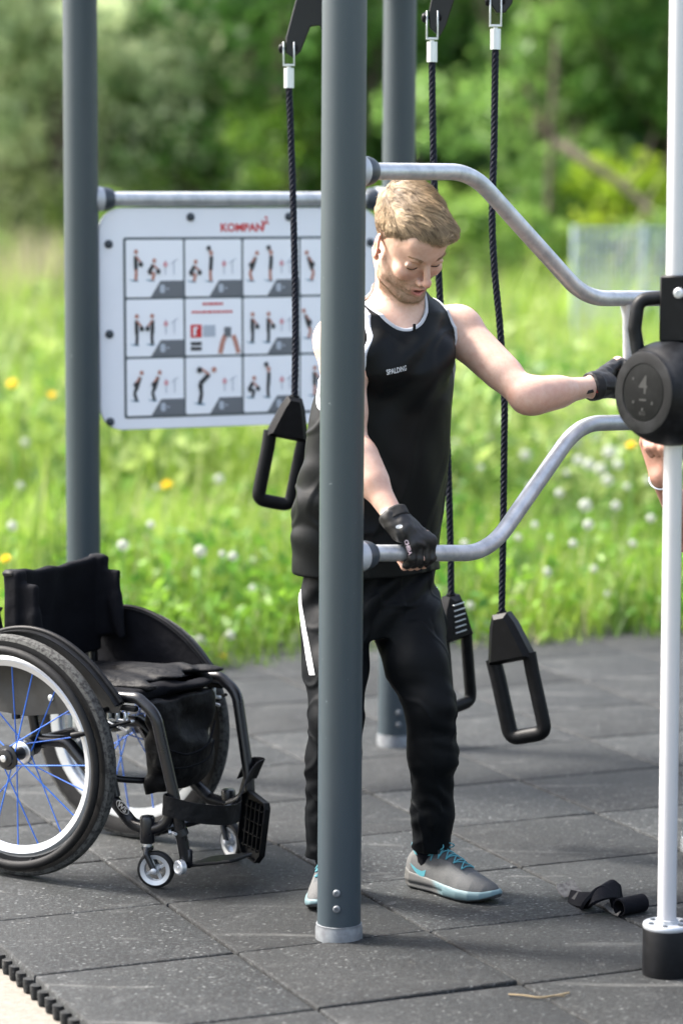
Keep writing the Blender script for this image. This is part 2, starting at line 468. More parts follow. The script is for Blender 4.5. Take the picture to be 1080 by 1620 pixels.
M['sand'] = mat('pale_sand', (.125, .112, .094), .9, noise=(40, (.16, .147, .126), .4, .65), noise2=(200, (.05, .04, .03), .62, .68), bump=(200, .6, .003))
M['soil'] = mat('meadow_soil', (.045, .060, .018), .95, noise=(2, (.07, .11, .025), .4, .7), bump=(20, .6, .05))
V = [(-400, -60, -.052), (400, -60, -.052), (400, 600, -.052), (-400, 600, -.052)]
g = make('ground', V, [(0, 1, 2, 3)], M['soil'], smooth=False); tag(g, kind='structure')
p0 = tile_xy(-1.0, 9); p1 = tile_xy(-1.0, -6)
q = [tile_xy(-6, 12), tile_xy(14, 12), tile_xy(14, -9.4), tile_xy(-1.2, -8.2), tile_xy(-6, -2)]
pth = make('path', [(a[0], a[1], -.048) for a in q], [(0, 1, 2, 3, 4)], M['sand'], smooth=False); tag(pth, kind='structure')
# ------------------------------------------------------------------ posts
def disc_bolt(mb, c, n, r=.011):
    mb.lathe([(r, -.002), (r, .003), (r * .8, .005), (r * .45, .0055), (r * .4, .003)], c, n, 14)
def post(label, bx, by, top, R=.0525, collar=True, tilt=(0, 0), bolts=((-.2, .065), (-.2, .105))):
    t = thing('steel_post', label, 'post', (bx, by, 0), group='dark grey steel posts of the exercise rig')
    mb = MB(); mb.lathe([(R * .99, .030), (R, .034), (R, top - .004), (R - .004, top)], (bx, by, 0), (tilt[0], tilt[1], 1), 48)
    p = mb.build('pole', M['post'], t)
    mb = MB(); mb.lathe([(R + .0045, -.02), (R + .0045, .026), (R + .003, .029), (R + .003, .036), (R + .0005, .037)], (bx, by, 0), (0, 0, 1), 48)
    mb.build('base_collar', M['collar'], t)
    for (a, z) in bolts:
        n = np.array([sin(a), -cos(a), 0]) if True else 0
        mb = MB(); disc_bolt(mb, np.array([bx, by, z]) + n * (R + .001), n, .009); mb.build('bolt', M['collar'], t)
    return t
def lean(bx, by, tpx, tpy):
    """direction of a post whose axis passes the image point (tpx,tpy) at the same depth"""
    q = at(tpx, tpy, by); return ((q[0] - bx) / q[2], 0)
NX, NY = at(536, 1480, 6.565)[0], 6.565
post('near grey steel post standing on a pale collar in front of the man', NX, NY, 2.62, tilt=lean(NX, NY, 545, 0), bolts=((-.1, .083), (-.1, .122)))
RX, RY = .172, 8.95
post('grey steel post behind the man at the right end of the sign rail', RX, RY, 2.62, tilt=lean(RX, RY, 632.5, 0), bolts=((.25, .075), (.25, .115)))
LX, LY = at(131.5, 880, 8.52)[0], 8.52
post('grey steel post left of the exercise sign behind the wheelchair', LX, LY, 2.62, tilt=lean(LX, LY, 126.5, 0))
FX, FY = .985, 7.47
post('grey steel post at the right end of the curved handlebars, past the kettlebell', FX, FY, 2.62)

# ------------------------------------------------------------------ overhead beams joining the post tops (above the picture)
t = thing('overhead_frame', 'dark steel beams joining the tops of the rig posts', 'beam', (NX, NY, 2.5))
for (a, b) in (((NX, NY), (RX, RY)), ((NX, NY), (FX, FY)), ((RX, RY), (FX, FY)), ((NX, NY), (LX, LY)), ((LX, LY), (RX, RY))):
    mb = MB(); a = np.array([*a, 2.54]); b = np.array([*b, 2.54]); d = (b - a) / np.linalg.norm(b - a)
    mb.tube([a + d * .053, b - d * .053], .038, 20); mb.build('beam', M['post'], t)

# ------------------------------------------------------------------ connector caps (pale ring with a dark tapered boot)
def cap(mb_l, mb_d, c, d, r0=.038, L1=.022, L2=.036, rb=.021):
    d = np.asarray(d, float); d /= np.linalg.norm(d)
    mb_l.lathe([(r0 * .93, -.012), (r0, .0), (r0, L1 * .8), (r0 * .96, L1)], c, d, 28)
    mb_d.lathe([(r0 * .955, L1), (r0 * .95, L1 + L2 * .35), (r0 * .86, L1 + L2 * .7), (r0 * .74, L1 + L2 * .95), (rb * 1.05, L1 + L2)], c, d, 28)

# ------------------------------------------------------------------ curved handlebar frame
dX, dY = .72, .66
def bar_pt(px, py):
    """point on the vertical plane that holds the handlebar frame"""
    n = np.array([dY, -dX, 0.]); n /= np.linalg.norm(n); p0 = np.array([NX, NY, 0.])
    r = ray(px, py); c = np.array([0, 0, EYE]); k = ((p0 - c) @ n) / (r @ n); return c + r * k
hb = thing('handlebar_frame', 'curved galvanised double handlebar the man grips with both hands', 'exercise bar', (NX, NY, 0))
R_ = .0205
up = fillet([bar_pt(590, 271), bar_pt(745, 272), bar_pt(925, 472), bar_pt(1060, 472), (FX - .04, FY, bar_pt(1060, 472)[2])], [.22, .24, .05], 16)
mb = MB(); mb.tube(up, R_, 22); mb.build('upper_bar', M['galv'], hb)
lo = fillet([bar_pt(590, 875), bar_pt(772, 875), bar_pt(915, 670), bar_pt(1060, 667), (FX - .04, FY, bar_pt(1060, 667)[2])], [.20, .20, .05], 16)
mb = MB(); mb.tube(lo, R_, 22); mb.build('lower_bar', M['galv'], hb)
a, b = bar_pt(992, 484), bar_pt(993, 656)
mb = MB(); mb.tube([a + [0, 0, .004], a - [0, 0, .03], b + [0, 0, .03], b], [.020, .0135, .0135, .016], 18); mb.build('upright', M['galv'], hb)
bd = (bar_pt(700, 271) - bar_pt(620, 271)); bd[2] = 0; bd /= np.linalg.norm(bd)
for py, lab in ((271, None), (876, None)):
    z = bar_pt(600, py)[2]; l_ = MB(); d_ = MB(); cap(l_, d_, np.array([NX, NY, z]) + bd * .052, bd)
    c_ = l_.build('connector_ring', M['caplight'] if py == 271 else M['caplight2'], hb); d_.build('rubber_boot', M['capdark'], c_)
    l_ = MB(); d_ = MB(); cap(l_, d_, np.array([FX, FY, (up if py == 271 else lo)[-1][2]]) - np.array([.0508, 0, 0]), (-1, 0, 0))
    c_ = l_.build('connector_ring', M['caplight2'], hb); d_.build('rubber_boot', M['capdark'], c_)

# ------------------------------------------------------------------ sign and its rail
sx = np.array([RX - LX, RY - LY, 0.]); slen = np.linalg.norm(sx); sx /= slen; sz = np.array([0, 0, 1.]); sn = np.array([sx[1], -sx[0], 0])   # sn faces the camera
railz = 1.772
sr = thing('sign_rail', 'horizontal galvanised rail above the exercise sign', 'rail', (LX, LY, 0))
A = np.array([LX, LY, railz]); B = np.array([RX, RY, railz])
mb = MB(); mb.tube([A + sx * .06, B - sx * .06], .0225, 22); mb.build('rail', M['galv'], sr)
for c, d in ((A + sx * .0508, sx), (B - sx * .0508, -sx)):
    l_ = MB(); d_ = MB(); cap(l_, d_, c, d); c_ = l_.build('connector_ring', M['caplight2'], sr); d_.build('rubber_boot', M['capdark'], c_)
SW, SH = slen - .118, .682
SC = A + sx * (slen / 2) - sz * (.027 + SH / 2) + sn * .0
sg = thing('exercise_sign', 'white exercise instruction board with twelve picture squares between two posts', 'sign', tuple(SC - [0, 0, SH / 2]))
mb = MB(); mb.prism(rrect(SW, SH, .074, 9), SC, sx, sz, .012, .002); mb.build('panel', M['white_panel'], sg)
def flat(mb, out, u, v, lift): mb.prism(out, SC + sx * u + sz * v + sn * (.006 + lift), sx, sz, .0012)
# picture grid: outer frame from image measures, cell pitch
cx0, cz0 = -SW / 2 + .082, SH / 2 - .094
CW, CH = (SW - .164) / 5, .1835 
CH = .183; CW = .197
NCOL = 4
cx0 = -SW / 2 + .083
NC = int(round((SW - .166) / CW)); CW = (SW - .166) / NC
gw, gh = NC * CW, 3 * CH
mb = MB(); flat(mb, rrect(gw + .009, gh + .009, .008), 0, cz0 - gh / 2, .0003); grid = mb.build('grid', M['sign_grey'], sg, smooth=False)
def limb(mb, pts, w_, u, v, lift=.0033):
    for a, b in zip(pts[:-1], pts[1:]):
        a = np.array(a); b = np.array(b); d = b - a; l = np.linalg.norm(d) + 1e-9; d /= l; n = np.array([-d[1], d[0]]) * w_ / 2
        flat(mb, [a - n, b - n, b + n, a + n], u, v, lift + random.uniform(0, .0004))
def figure(sk, bk, bl, u, v, pose, s=1.0, dark=False, flip=1):
    X = lambda pts: [(flip * x * s, y * s) for x, y in pts]
    if pose == 'stand': hip, knee, foot, sh, head, hand = (0, .048), (.002, .025), (0, 0), (0, .082), (.001, .096), (.018, .060)
    elif pose == 'squat': hip, knee, foot, sh, head, hand = (-.012, .026), (.008, .024), (.002, 0), (.004, .052), (.008, .066), (.022, .036)
    elif pose == 'reach': hip, knee, foot, sh, head, hand = (0, .050), (-.002, .026), (0, 0), (.002, .084), (.001, .096), (-.008, .118)
    elif pose == 'lean': hip, knee, foot, sh, head, hand = (-.002, .048), (.008, .025), (0, 0), (-.012, .080), (-.018, .094), (.004, .060)
    else: hip, knee, foot, sh, head, hand = (-.004, .055), (.0, .028), (-.006, 0), (.022, .080), (.036, .092), (-.006, .098)
    limb(bk if dark else sk, X([hip, knee, foot]), .010 * s, u, v); limb(bk, X([sh, hip]), .012 * s, u, v, .0042)
    limb(bk, X([hip, ((hip[0] + knee[0]) / 2, (hip[1] + knee[1]) / 2)]), .012 * s, u, v, .0042)
    limb(sk, X([sh, hand]), .006 * s, u, v, .005)
    hx, hy = flip * head[0] * s, head[1] * s
    flat(sk, [(hx + .007 * s * cos(t_), hy + .008 * s * sin(t_)) for t_ in np.linspace(0, 2 * pi, 9)[:-1]], u, v, .0048)
    flat(bk, [(flip * hand[0] * s + .008 * s * cos(t_), hand[1] * s - .006 * s + .009 * s * sin(t_)) for t_ in np.linspace(0, 2 * pi, 8)[:-1]], u, v, .0055)
    flat(bl, [(-.026 * s, .003 * s), (-.005 * s, -.004 * s), (.012 * s, -.003 * s), (.004 * s, .002 * s)], u, v, .0030)
poses = {(0, 0): [('stand', .035, .055, 1), ('squat', .088, .055, 1)], (1, 0): [('squat', .03, .05, 1), ('reach', .088, .05, .9)],
         (2, 0): [('lean', .032, .05, -1), ('reach', .095, .05, 1)], (3, 0): [('lean', .04, .05, 1), ('stand', .10, .05, 1)],
         (0, 1): [('stand', .036, .04, 1), ('stand', .088, .04, -1)], (2, 1): [('stand', .032, .04, 1), ('stand', .086, .04, 1)],
         (3, 1): [('lean', .03, .05, 1), ('squat', .1, .05, 1)], (0, 2): [('lean', .035, .05, -1), ('lean', .094, .05, -1)],
         (1, 2): [('big', .055, .035, 1)], (2, 2): [('squat', .03, .05, 1), ('reach', .086, .05, 1)], (3, 2): [('stand', .05, .05, 1)]}
for i in range(NC):
    for j in range(3):
        mb = MB(); flat(mb, rrect(CW - .007, CH - .007, .006), cx0 + (i + .5) * CW, cz0 - (j + .5) * CH, .0018)
        sqr = mb.build('picture_square', M['sign_white2'], sg, smooth=False)
        if (i, j) == (1, 1): continue
        x1 = cx0 + (i + 1) * CW - .0036; y0 = cz0 - (j + 1) * CH + .0036; mb = MB(); mw = MB()
        flat(mb, [(x1 - .107, y0), (x1, y0), (x1, y0 + .05), (x1 - .075, y0 + .05)], 0, 0, .0033); mb.build('corner_tab', M['sign_mid'], sqr, smooth=False)
        flat(mw, rrect(.016, .026, .006), x1 - .069, y0 + .025, .0047); flat(mw, rrect(.008, .005, .002), x1 - .052, y0 + .025, .0047)
        mw.build('tab_print', M['sign_pale'], sqr, smooth=False)
        if (i, j) not in poses: continue
        ms = [MB() for _ in range(3)]
        for (pose, dx_, dz_, fl) in poses[(i, j)]:
            figure(*ms, cx0 + i * CW + dx_, cz0 - (j + 1) * CH + dz_, pose, 1.15 if pose == 'big' else .92, dark=(i in (2, 0) and j != 0) or pose == 'big', flip=1 if fl > 0 else -1)
        for m_, nm, mt in zip(ms, ('pictogram_skin', 'pictogram_clothing', 'pictogram_shade'), ('sign_skin', 'sign_black', 'sign_blue')): m_.build(nm, M[mt], sqr, smooth=False)
        ux, vz = cx0 + i * CW + .132, cz0 - (j + 1) * CH + .072; mb = MB()
        limb(mb, [(0, 0), (0, .045)], .0025, ux, vz); limb(mb, [(.028, 0), (.028, .045)], .002, ux, vz); limb(mb, [(.016, .032), (.04, .048)], .002, ux, vz)
        mb.build('apparatus_diagram', M['sign_pale'], sqr, smooth=False)
        mb = MB(); flat(mb, [(.007 * cos(t_), .009 * sin(t_)) for t_ in np.linspace(0, 2 * pi, 8)[:-1]], ux, vz + .032, .0045); mb.build('diagram_mark', M['sign_pink'], sqr, smooth=False)
# information square: red title lines, red app badge, dark bars, two hands
u0 = cx0 + CW; v0 = cz0 - 2 * CH
mb = MB()
for (a, b, y, h) in ((.060, .128, .163, .0075), (.024, .165, .138, .0065)):
    x = a
    while x < b - .004:
        l = random.uniform(.006, .016); l = min(l, b - x); flat(mb, rrect(l, h, .001), u0 + x + l / 2, v0 + y, .0033); x += l + .0025
flat(mb, rrect(.036, .040, .002), u0 + .038, v0 + .079, .0033)
mb.build('information_text', M['sign_red'], sg, smooth=False)
mb = MB(); flat(mb, rrect(.008, .026, .001), u0 + .033, v0 + .078, .0048); flat(mb, rrect(.014, .005, .001), u0 + .036, v0 + .089, .0052); mb.build('badge_mark', M['sign_white2'], sg, smooth=False)
mb = MB(); flat(mb, rrect(.040, .036, .001), u0 + .082, v0 + .079, .0033); mb.build('grey_square', M['sign_pale'], sg, smooth=False)
mb = MB(); flat(mb, rrect(.036, .011, .001), u0 + .038, v0 + .040, .0033); flat(mb, rrect(.036, .011, .001), u0 + .038, v0 + .024, .0033); mb.build('store_badge', M['sign_black'], sg, smooth=False)
mb = MB(); limb(mb, [(0, 0), (.008, .035), (.018, .058)], .015, u0 + .118, v0 + .008); limb(mb, [(.062, 0), (.052, .035), (.044, .056)], .014, u0 + .118, v0 + .008)
mb.build('hands_picture', M['sign_skin'], sg, smooth=False)
mb = MB(); flat(mb, rrect(.022, .030, .002), u0 + .143, v0 + .075, .0045); mb.build('phone_picture', M['sign_mid'], sg, smooth=False)
# maker's name in red over the squares
V, F = text_mesh('KOMPAN', .034, bold=.0012)
V[:, 0] *= 1.02
lg = MB(); c = SC + sx * (cx0 + 2.0 * CW + .0) + sz * (SH / 2 - .062) + sn * .0068
lg.add(c + V[:, :1] * sx + V[:, 1:2] * sz, F)
V, F = text_mesh('!', .040, bold=.001)
for k, (a, b) in enumerate((((.070, -.010), (.074, .013)), ((.074, .013), (.086, .026)), ((.074, .013), (.065, .023)), ((.074, .016), (.090, .014)))):
    a = np.array(a); b = np.array(b); d = b - a; d /= np.linalg.norm(d); n = np.array([-d[1], d[0]]) * .0024
    q = [a - n, b - n, b + n, a + n]; lg.add([c + sx * p_[0] + sz * p_[1] + sn * .0003 * (k + 1) for p_ in q], [(0, 1, 2, 3)])
lg.add([c + sx * (.081 + .0045 * cos(t_)) + sz * (.032 + .0045 * sin(t_)) for t_ in np.linspace(0, 2 * pi, 9)[:-1]], [tuple(range(8))])
lg.build('maker_lettering', M['sign_red'], sg, smooth=False)
for (u, v) in [(-SW / 2 + .300, SH / 2 - .028), (-SW / 2 + .63, SH / 2 - .028), (SW / 2 - .12, SH / 2 - .028)] + [(-SW / 2 + .032, SH / 2 - y) for y in (.110, .385, .655)] + [(SW / 2 - .032, SH / 2 - y) for y in (.110, .385, .655)]:
    mb = MB(); mb.lathe([(.0135, .005), (.0135, .008), (.011, .013), (.005, .0155), (.0005, .016)], SC + sx * u + sz * v, sn, 16)
    mb.build('bolt_cap', M['capdark'], sg)

# ------------------------------------------------------------------ hanging rope handles
def twisted(mb, P, r=.0094, strands=3, pitch=.055, seg=8):
    P = np.asarray(P); d = np.r_[0, np.cumsum(np.linalg.norm(np.diff(P, axis=0), axis=1))]
    n = int(d[-1] / .005); s_ = np.linspace(0, d[-1], n)
    C = np.c_[[np.interp(s_, d, P[:, k]) for k in range(3)]].T
    T = np.gradient(C, axis=0); T /= np.linalg.norm(T, axis=1)[:, None]
    N = np.cross(T, [0, 1., 0]); N /= np.linalg.norm(N, axis=1)[:, None]; B = np.cross(T, N)
    for q in range(4):
        a = s_ / .060 * 2 * pi + q * 2 * pi / 4
        mb.tube(C + (r * .56) * (np.cos(a)[:, None] * N + np.sin(a)[:, None] * B), r * .50, seg=8)
def loop_handle(t, top, tilt, yaw, s=1.0, plate=False, matb=None):
    """grip moulding: a tapered block over a hexagonal loop. top: where the rope enters"""
    matb = matb or M['blackpl']
    ex = np.array([cos(yaw), sin(yaw), 0]); dn = np.array([ex[0] * tilt, ex[1] * tilt, -1.]); dn /= np.linalg.norm(dn)
    ex = ex - dn * (ex @ dn); ex /= np.linalg.norm(ex); n_ = np.cross(ex, dn)
    top = np.asarray(top)
    P = lambda u, v, d=0: top + (ex * u + dn * v + n_ * d) * s
    def pr_(mb, out, th, bev, d=0): mb.prism(np.array(out) * s, top + n_ * d * s, ex, dn, th * s, bev * s)
    mb = MB()
    pr_(mb, [(-.021, 0), (.021, 0), (.036, .030), (.062, .118), (.060, .128), (-.060, .128), (-.062, .118), (-.036, .030)], .056, .014)
    mb.build('grip_block', matb, t)
    mb = MB()
    L = fillet([P(-.052, .112), P(-.050, .165), P(-.050, .322), P(.050, .322), P(.050, .165), P(.052, .112)], .026 * s, 7)
    mb.tube(L, .0172 * s, 12, sq=(1.0, 1.2)); mb.build('grip_loop', matb, t)
    mb = MB(); mb.lathe([(.0135, -.004), (.0135, .004)], P(0, -.001), dn, 16); mb.build('collar', M['blackpl'], t)
    if plate:
        mb = MB()
        for k in range(6): mb.box(P(-.0, .022 + k * .016, -.0275), (.046 * s, .0035 * s, .005 * s), np.c_[ex, n_, -dn] @ np.diag([1, 1, 1]) if False else np.c_[ex, dn, n_] , .0008)
        mb.build('rib', M['alu'], t)
def hang(label, ropepts, bolt, brk, D, tilt, yaw, s, plate=False, ang=0):
    t = thing('rope_handle', label, 'rope handle', tuple(at(*ropepts[-1], D) * [1, 1, 0] + [0, 0, .3]), group='black rope handles hanging from the rig')
    P = spline([at(x, y, D) for x, y in ropepts], 10)
    mb = MB(); twisted(mb, P); mb.build('rope', M['rope'], t)
    a = at(*ropepts[0], D); mb = MB(); mb.tube([a + [0, 0, -.004], a + [0, 0, .050]], .0142, 18); mb.build('ferrule', M['alu'], t)
    # clevis: U of flat bar
    c = at(*bolt, D); yv = np.array([cos(ang), sin(ang), 0.]); zv = np.array([0, 0, 1.]); xv = np.cross(yv, zv)
    R = np.c_[xv, yv, zv]; zb = a[2] + .058
    mb = MB(); hgt = c[2] + .018 - zb
    for sg_ in (-1, 1): mb.box(np.array([a[0], a[1], zb + hgt / 2]) + yv * sg_ * .0145, (.026, .004, hgt), R, .001)
    mb.box((a[0], a[1], zb), (.026, .033, .006), R, .001); mb.tube([(a[0], a[1], zb - .010), (a[0], a[1], zb + .002)], .006, 10)
    mb.build('clevis', M['alu'], t)
    mb = MB(); cc = np.array([a[0], a[1], c[2]])
    mb.lathe([(.0135, .017), (.0135, .022), (.010, .027), (.002, .029)], cc, -yv, 16); mb.lathe([(.012, .017), (.012, .024), (.003, .027)], cc, yv, 16)
    mb.lathe([(.004, -.02), (.004, .02)], cc, yv, 10); mb.build('bolt', M['blackpl'], t)
    # black hanger plate, bolted to the beam overhead
    out = [((x - bolt[0]) / 590., -(y - bolt[1]) / 590.) for x, y in brk]
    mb = MB(); mb.prism(out, cc, (1, 0, 0), (0, 0, 1), .016, .003); mb.build('hanger_plate', M['blackmetal'], t)
    loop_handle(t, P[-1], tilt, yaw, s, plate)
    return t
hang('black rope handle hanging behind the near post beside the exercise sign', [(457, 137), (461, 240), (464, 330), (467, 500), (466, 628)], (451, 77),
     [(540, -220), (470, -220), (462, 0), (446, 60), (446, 84), (458, 92), (470, 82), (486, 42), (500, 40), (512, 60), (540, 60)], 7.72, -.20, .15, .93)
hang('black rope handle hanging close behind the man’s thigh'.replace('’', "'"), [(683, 96), (684, 190), (687, 300), (697, 500), (707, 700), (712, 860), (713, 942)], (670, 28),
     [(760, -220), (700, -220), (672, -20), (664, 20), (666, 44), (682, 58), (692, 40), (705, 0), (740, -80)], 7.55, .12, .80, .97, plate=True)
hang('black rope handle hanging free right of the man over the rubber floor', [(783, 76), (782, 150), (781, 230), (778, 335), (781, 419), (790, 513), (797, 623), (797, 702), (795, 860), (793, 970)], (771, 2),
     [(840, -220), (790, -220), (752, -40), (762, 5), (772, 20), (786, 20), (797, 5), (800, -40)], 7.45, .25, -.50, 1.05)

# ------------------------------------------------------------------ slide pole with kettlebell
KX, KY = .747, 6.25
sp = thing('slide_pole', 'slim white steel pole rising from a black base at right edge', 'pole', (KX, KY, 0))
mb = MB(); mb.lathe([(.0215, .125), (.0215, 2.9)], (KX, KY, 0), (0, 0, 1), 32); mb.build('pole', M['white_steel'], sp)
mb = MB(); mb.lathe([(.0545, -.01), (.055, .004), (.055, .104), (.053, .108)], (KX, KY, 0), (0, 0, 1), 40); mb.build('base', M['blackpl'], sp)
mb = MB(); mb.lathe([(.054, .1085), (.0548, .111), (.0548, .117), (.053, .120), (.026, .120), (.026, .128), (.0215, .129)], (KX, KY, 0), (0, 0, 1), 40); fl = mb.build('flange', M['galv'], sp)
for k in range(6):
    a = k * pi / 3 + .3; mb = MB(); mb.lathe([(.0065, .1205), (.0065, .1222), (.001, .1226)], (KX + .039 * cos(a), KY + .039 * sin(a), 0), (0, 0, 1), 12); mb.build('flange_bolt', M['capdark'], fl)
kb = thing('kettlebell', 'large black kettlebell fixed on the slim white pole', 'kettlebell', (KX, KY, 1.22))
kc = np.array([KX - .002, KY, 1.340]); kn = np.array([-.79, -.60, .04]); kn /= np.linalg.norm(kn)
prof = []
for a in np.linspace(-50, 50, 26): prof.append((.120 * cos(radians(a)) ** .58, .0865 * sin(radians(a)) / sin(radians(50))))
rF = prof[-1][0]
prof = [(.001, -.092), (rF * .95, -.092), (rF * .99, -.090)] + prof + [(rF * .985, .0915), (rF * .95, .0925), (.0665, .0925), (.0655, .0905), (.001, .0905)]
mb = MB(); mb.lathe(prof, kc, kn, 56); mb.build('bell', M['kb'], kb)
kx = np.cross(kn, [0, 0, 1.]); kx /= -np.linalg.norm(kx); kz = np.cross(kn, kx); kz = kz if kz[2] > 0 else -kz
kx = -kx if kx[0] < 0 else kx
mb = MB(); mb.lathe([(.0635, .0906), (.0632, .0918), (.0625, .0920), (.002, .0920)], kc, kn, 40); fc = mb.build('face_disc', M['kbface'], kb)
tx = MB()
V, F = text_mesh('4', .058, bold=.0005); tx.add(kc + kn * 0.0926 + kx * (V[:, :1] + .0) + kz * (V[:, 1:2] + .016), F)
tx.prism(rrect(.022, .0045, .001), kc + kn * 0.0926 + kz * -.016, kx, kz, .001)
for (u, v) in ((-.033, .03), (-.03, -.022), (.03, -.022), (.0, -.037)):
    tx.prism([(.0035 * cos(a), .0035 * sin(a)) for a in np.linspace(0, 2 * pi, 9)[:-1]], kc + kn * 0.0926 + kx * u + kz * v, kx, kz, .001)
V, F = text_mesh('KG', .014); tx.add(kc + kn * 0.0926 + kx * V[:, :1] + kz * (V[:, 1:2] - .046), F)
tx.build('weight_number', M['kbtext'], fc, smooth=False)
# square sleeve over the bell and the arched handle
mb = MB(); sc_ = np.array([KX + .004, KY, 1.530]); Rk = np.c_[np.array([.94, -.34, 0]), np.array([.34, .94, 0]), [0, 0, 1.]]
mb.box(sc_, (.066, .062, .148), Rk, .004); sl = mb.build('sleeve', M['blackpl'], kb)
mb = MB(); disc_bolt(mb, sc_ + Rk[:, 0] * .012 - Rk[:, 1] * .0335 + [0, 0, .035], -Rk[:, 1], .012); mb.build('sleeve_bolt', M['galv'], sl)
h0 = at(1050, 470, KY); h1 = at(1009, 474, KY); h2 = at(1003, 520, KY); h3 = at(1012, 580, KY)
hp = fillet([h0, h1, h2, h3], .03, 8)
mb = MB(); mb.tube(hp, .0155, 18); 
hq = hp.copy(); hq[:, 0] = 2 * KX - hq[:, 0]; mb.tube(hq, .0155, 18); mb.build('handle', M['kb'], kb)
# ------------------------------------------------------------------ implicit-surface modelling: blended shapes turned into one continuous mesh
def smin(a, b, k):
    if k <= 0: return np.minimum(a, b)
    h = np.maximum(k - np.abs(a - b), 0) / k
    return np.minimum(a, b) - h * h * k * .25
def smax(a, b, k): return -smin(-a, -b, k)
def f_rc(a, b, r1, r2):
    a = np.asarray(a, float); b = np.asarray(b, float); ba = b - a; l2 = ba @ ba; rr = r1 - r2; a2 = l2 - rr * rr; il2 = 1 / l2
    def f(P):
        pa = P - a; y = pa @ ba; z = y - l2; q = pa * l2 - np.outer(y, ba); x2 = (q * q).sum(1)
        y2 = y * y * l2; z2 = z * z * l2; k = np.sign(rr) * rr * rr * x2
        d = (np.sqrt(np.maximum(x2 * a2 * il2, 0)) + y * rr) * il2 - r1
        d = np.where(np.sign(y) * a2 * y2 < k, np.sqrt(x2 + y2) * il2 - r1, d)
        d = np.where(np.sign(z) * a2 * z2 > k, np.sqrt(x2 + z2) * il2 - r2, d)
        return d
    m = max(r1, r2); return f, np.minimum(a, b) - m, np.maximum(a, b) + m
def f_ell(c, r, R=None):
    c = np.asarray(c, float); r = np.asarray(r, float); R = np.eye(3) if R is None else np.asarray(R, float)
    def f(P):
        q = (P - c) @ R; k0 = np.sqrt(((q / r) ** 2).sum(1)); k1 = np.sqrt(((q / (r * r)) ** 2).sum(1)) + 1e-9
        return k0 * (k0 - 1) / k1
    e = np.abs(R) @ r if R is not None else r
    return f, c - e, c + e
def f_box(c, h, rad, R=None):
    c = np.asarray(c, float); h = np.asarray(h, float); R = np.eye(3) if R is None else np.asarray(R, float)
    def f(P):
        q = np.abs((P - c) @ R) - (h - rad)
        return np.sqrt((np.maximum(q, 0) ** 2).sum(1)) + np.minimum(q.max(1), 0) - rad
    e = np.abs(R) @ h
    return f, c - e, c + e
def f_loft(zs, C, A, B, R2=None, n=2.0):
    """stack of (super)ellipses along z; C centres (x,y), A,B half sizes along the rotated axes, R2 = yaw per level"""
    zs = np.asarray(zs, float); o = np.argsort(zs); zs = zs[o]; C = np.asarray(C, float)[o]; A = np.asarray(A, float)[o]; B = np.asarray(B, float)[o]
    yaw = (np.zeros(len(zs)) if R2 is None else np.broadcast_to(np.asarray(R2, float), (len(zs),)))[o]
    def f(P):
        z = np.clip(P[:, 2], zs[0], zs[-1])
        def ip(v):
            return np.interp(z, zs, v)
        x = P[:, 0] - ip(C[:, 0]); y = P[:, 1] - ip(C[:, 1]); w_ = ip(yaw); a = ip(A); b = ip(B)
        u = x * np.cos(w_) + y * np.sin(w_); v = -x * np.sin(w_) + y * np.cos(w_)
        if n == 2.0:
            k0 = np.sqrt((u / a) ** 2 + (v / b) ** 2); k1 = np.sqrt((u / a ** 2) ** 2 + (v / b ** 2) ** 2) + 1e-9
            d = k0 * (k0 - 1) / k1
        else:
            k0 = ((np.abs(u) / a) ** n + (np.abs(v) / b) ** n) ** (1 / n); d = (k0 - 1) * np.minimum(a, b)
        dz = np.maximum(zs[0] - P[:, 2], P[:, 2] - zs[-1])
        return np.where(dz > 0, np.maximum(d, dz), np.maximum(d, dz))
    m = max(A.max(), B.max())
    return f, np.array([C[:, 0].min() - m, C[:, 1].min() - m, zs[0]]), np.array([C[:, 0].max() + m, C[:, 1].max() + m, zs[-1]])
class Sdf:
    def __init__(s): s.ops = []
    def add(s, prim, k=.01): s.ops.append(('a', prim, k)); return s
    def sub(s, prim, k=.005): s.ops.append(('s', prim, k)); return s
    def cut(s, fn, k=.003): s.ops.append(('c', fn, k)); return s     # intersect with fn(P)<0 everywhere
    def warp(s, fn): s.ops.append(('w', fn, 0)); return s            # add fn(P) to the distance
    def __call__(s, P):
        d = np.full(len(P), .5); lo, hi = P.min(0), P.max(0)
        for (t, pr, k) in s.ops:
            if t == 'c': d = smax(d, pr(P), k); continue
            if t == 'w': d = d + pr(P); continue
            f, a, b = pr; mrg = .05 + k
            if (lo > b + mrg).any() or (hi < a - mrg).any(): continue
            v = f(P)
            d = smin(d, v, k) if t == 'a' else smax(d, -v, k)
        return d
    def bounds(s, pad=.02):
        A = np.array([p[1] for t, p, k in s.ops if t == 'a']); B = np.array([p[2] for t, p, k in s.ops if t == 'a'])
        return A.min(0) - pad, B.max(0) + pad
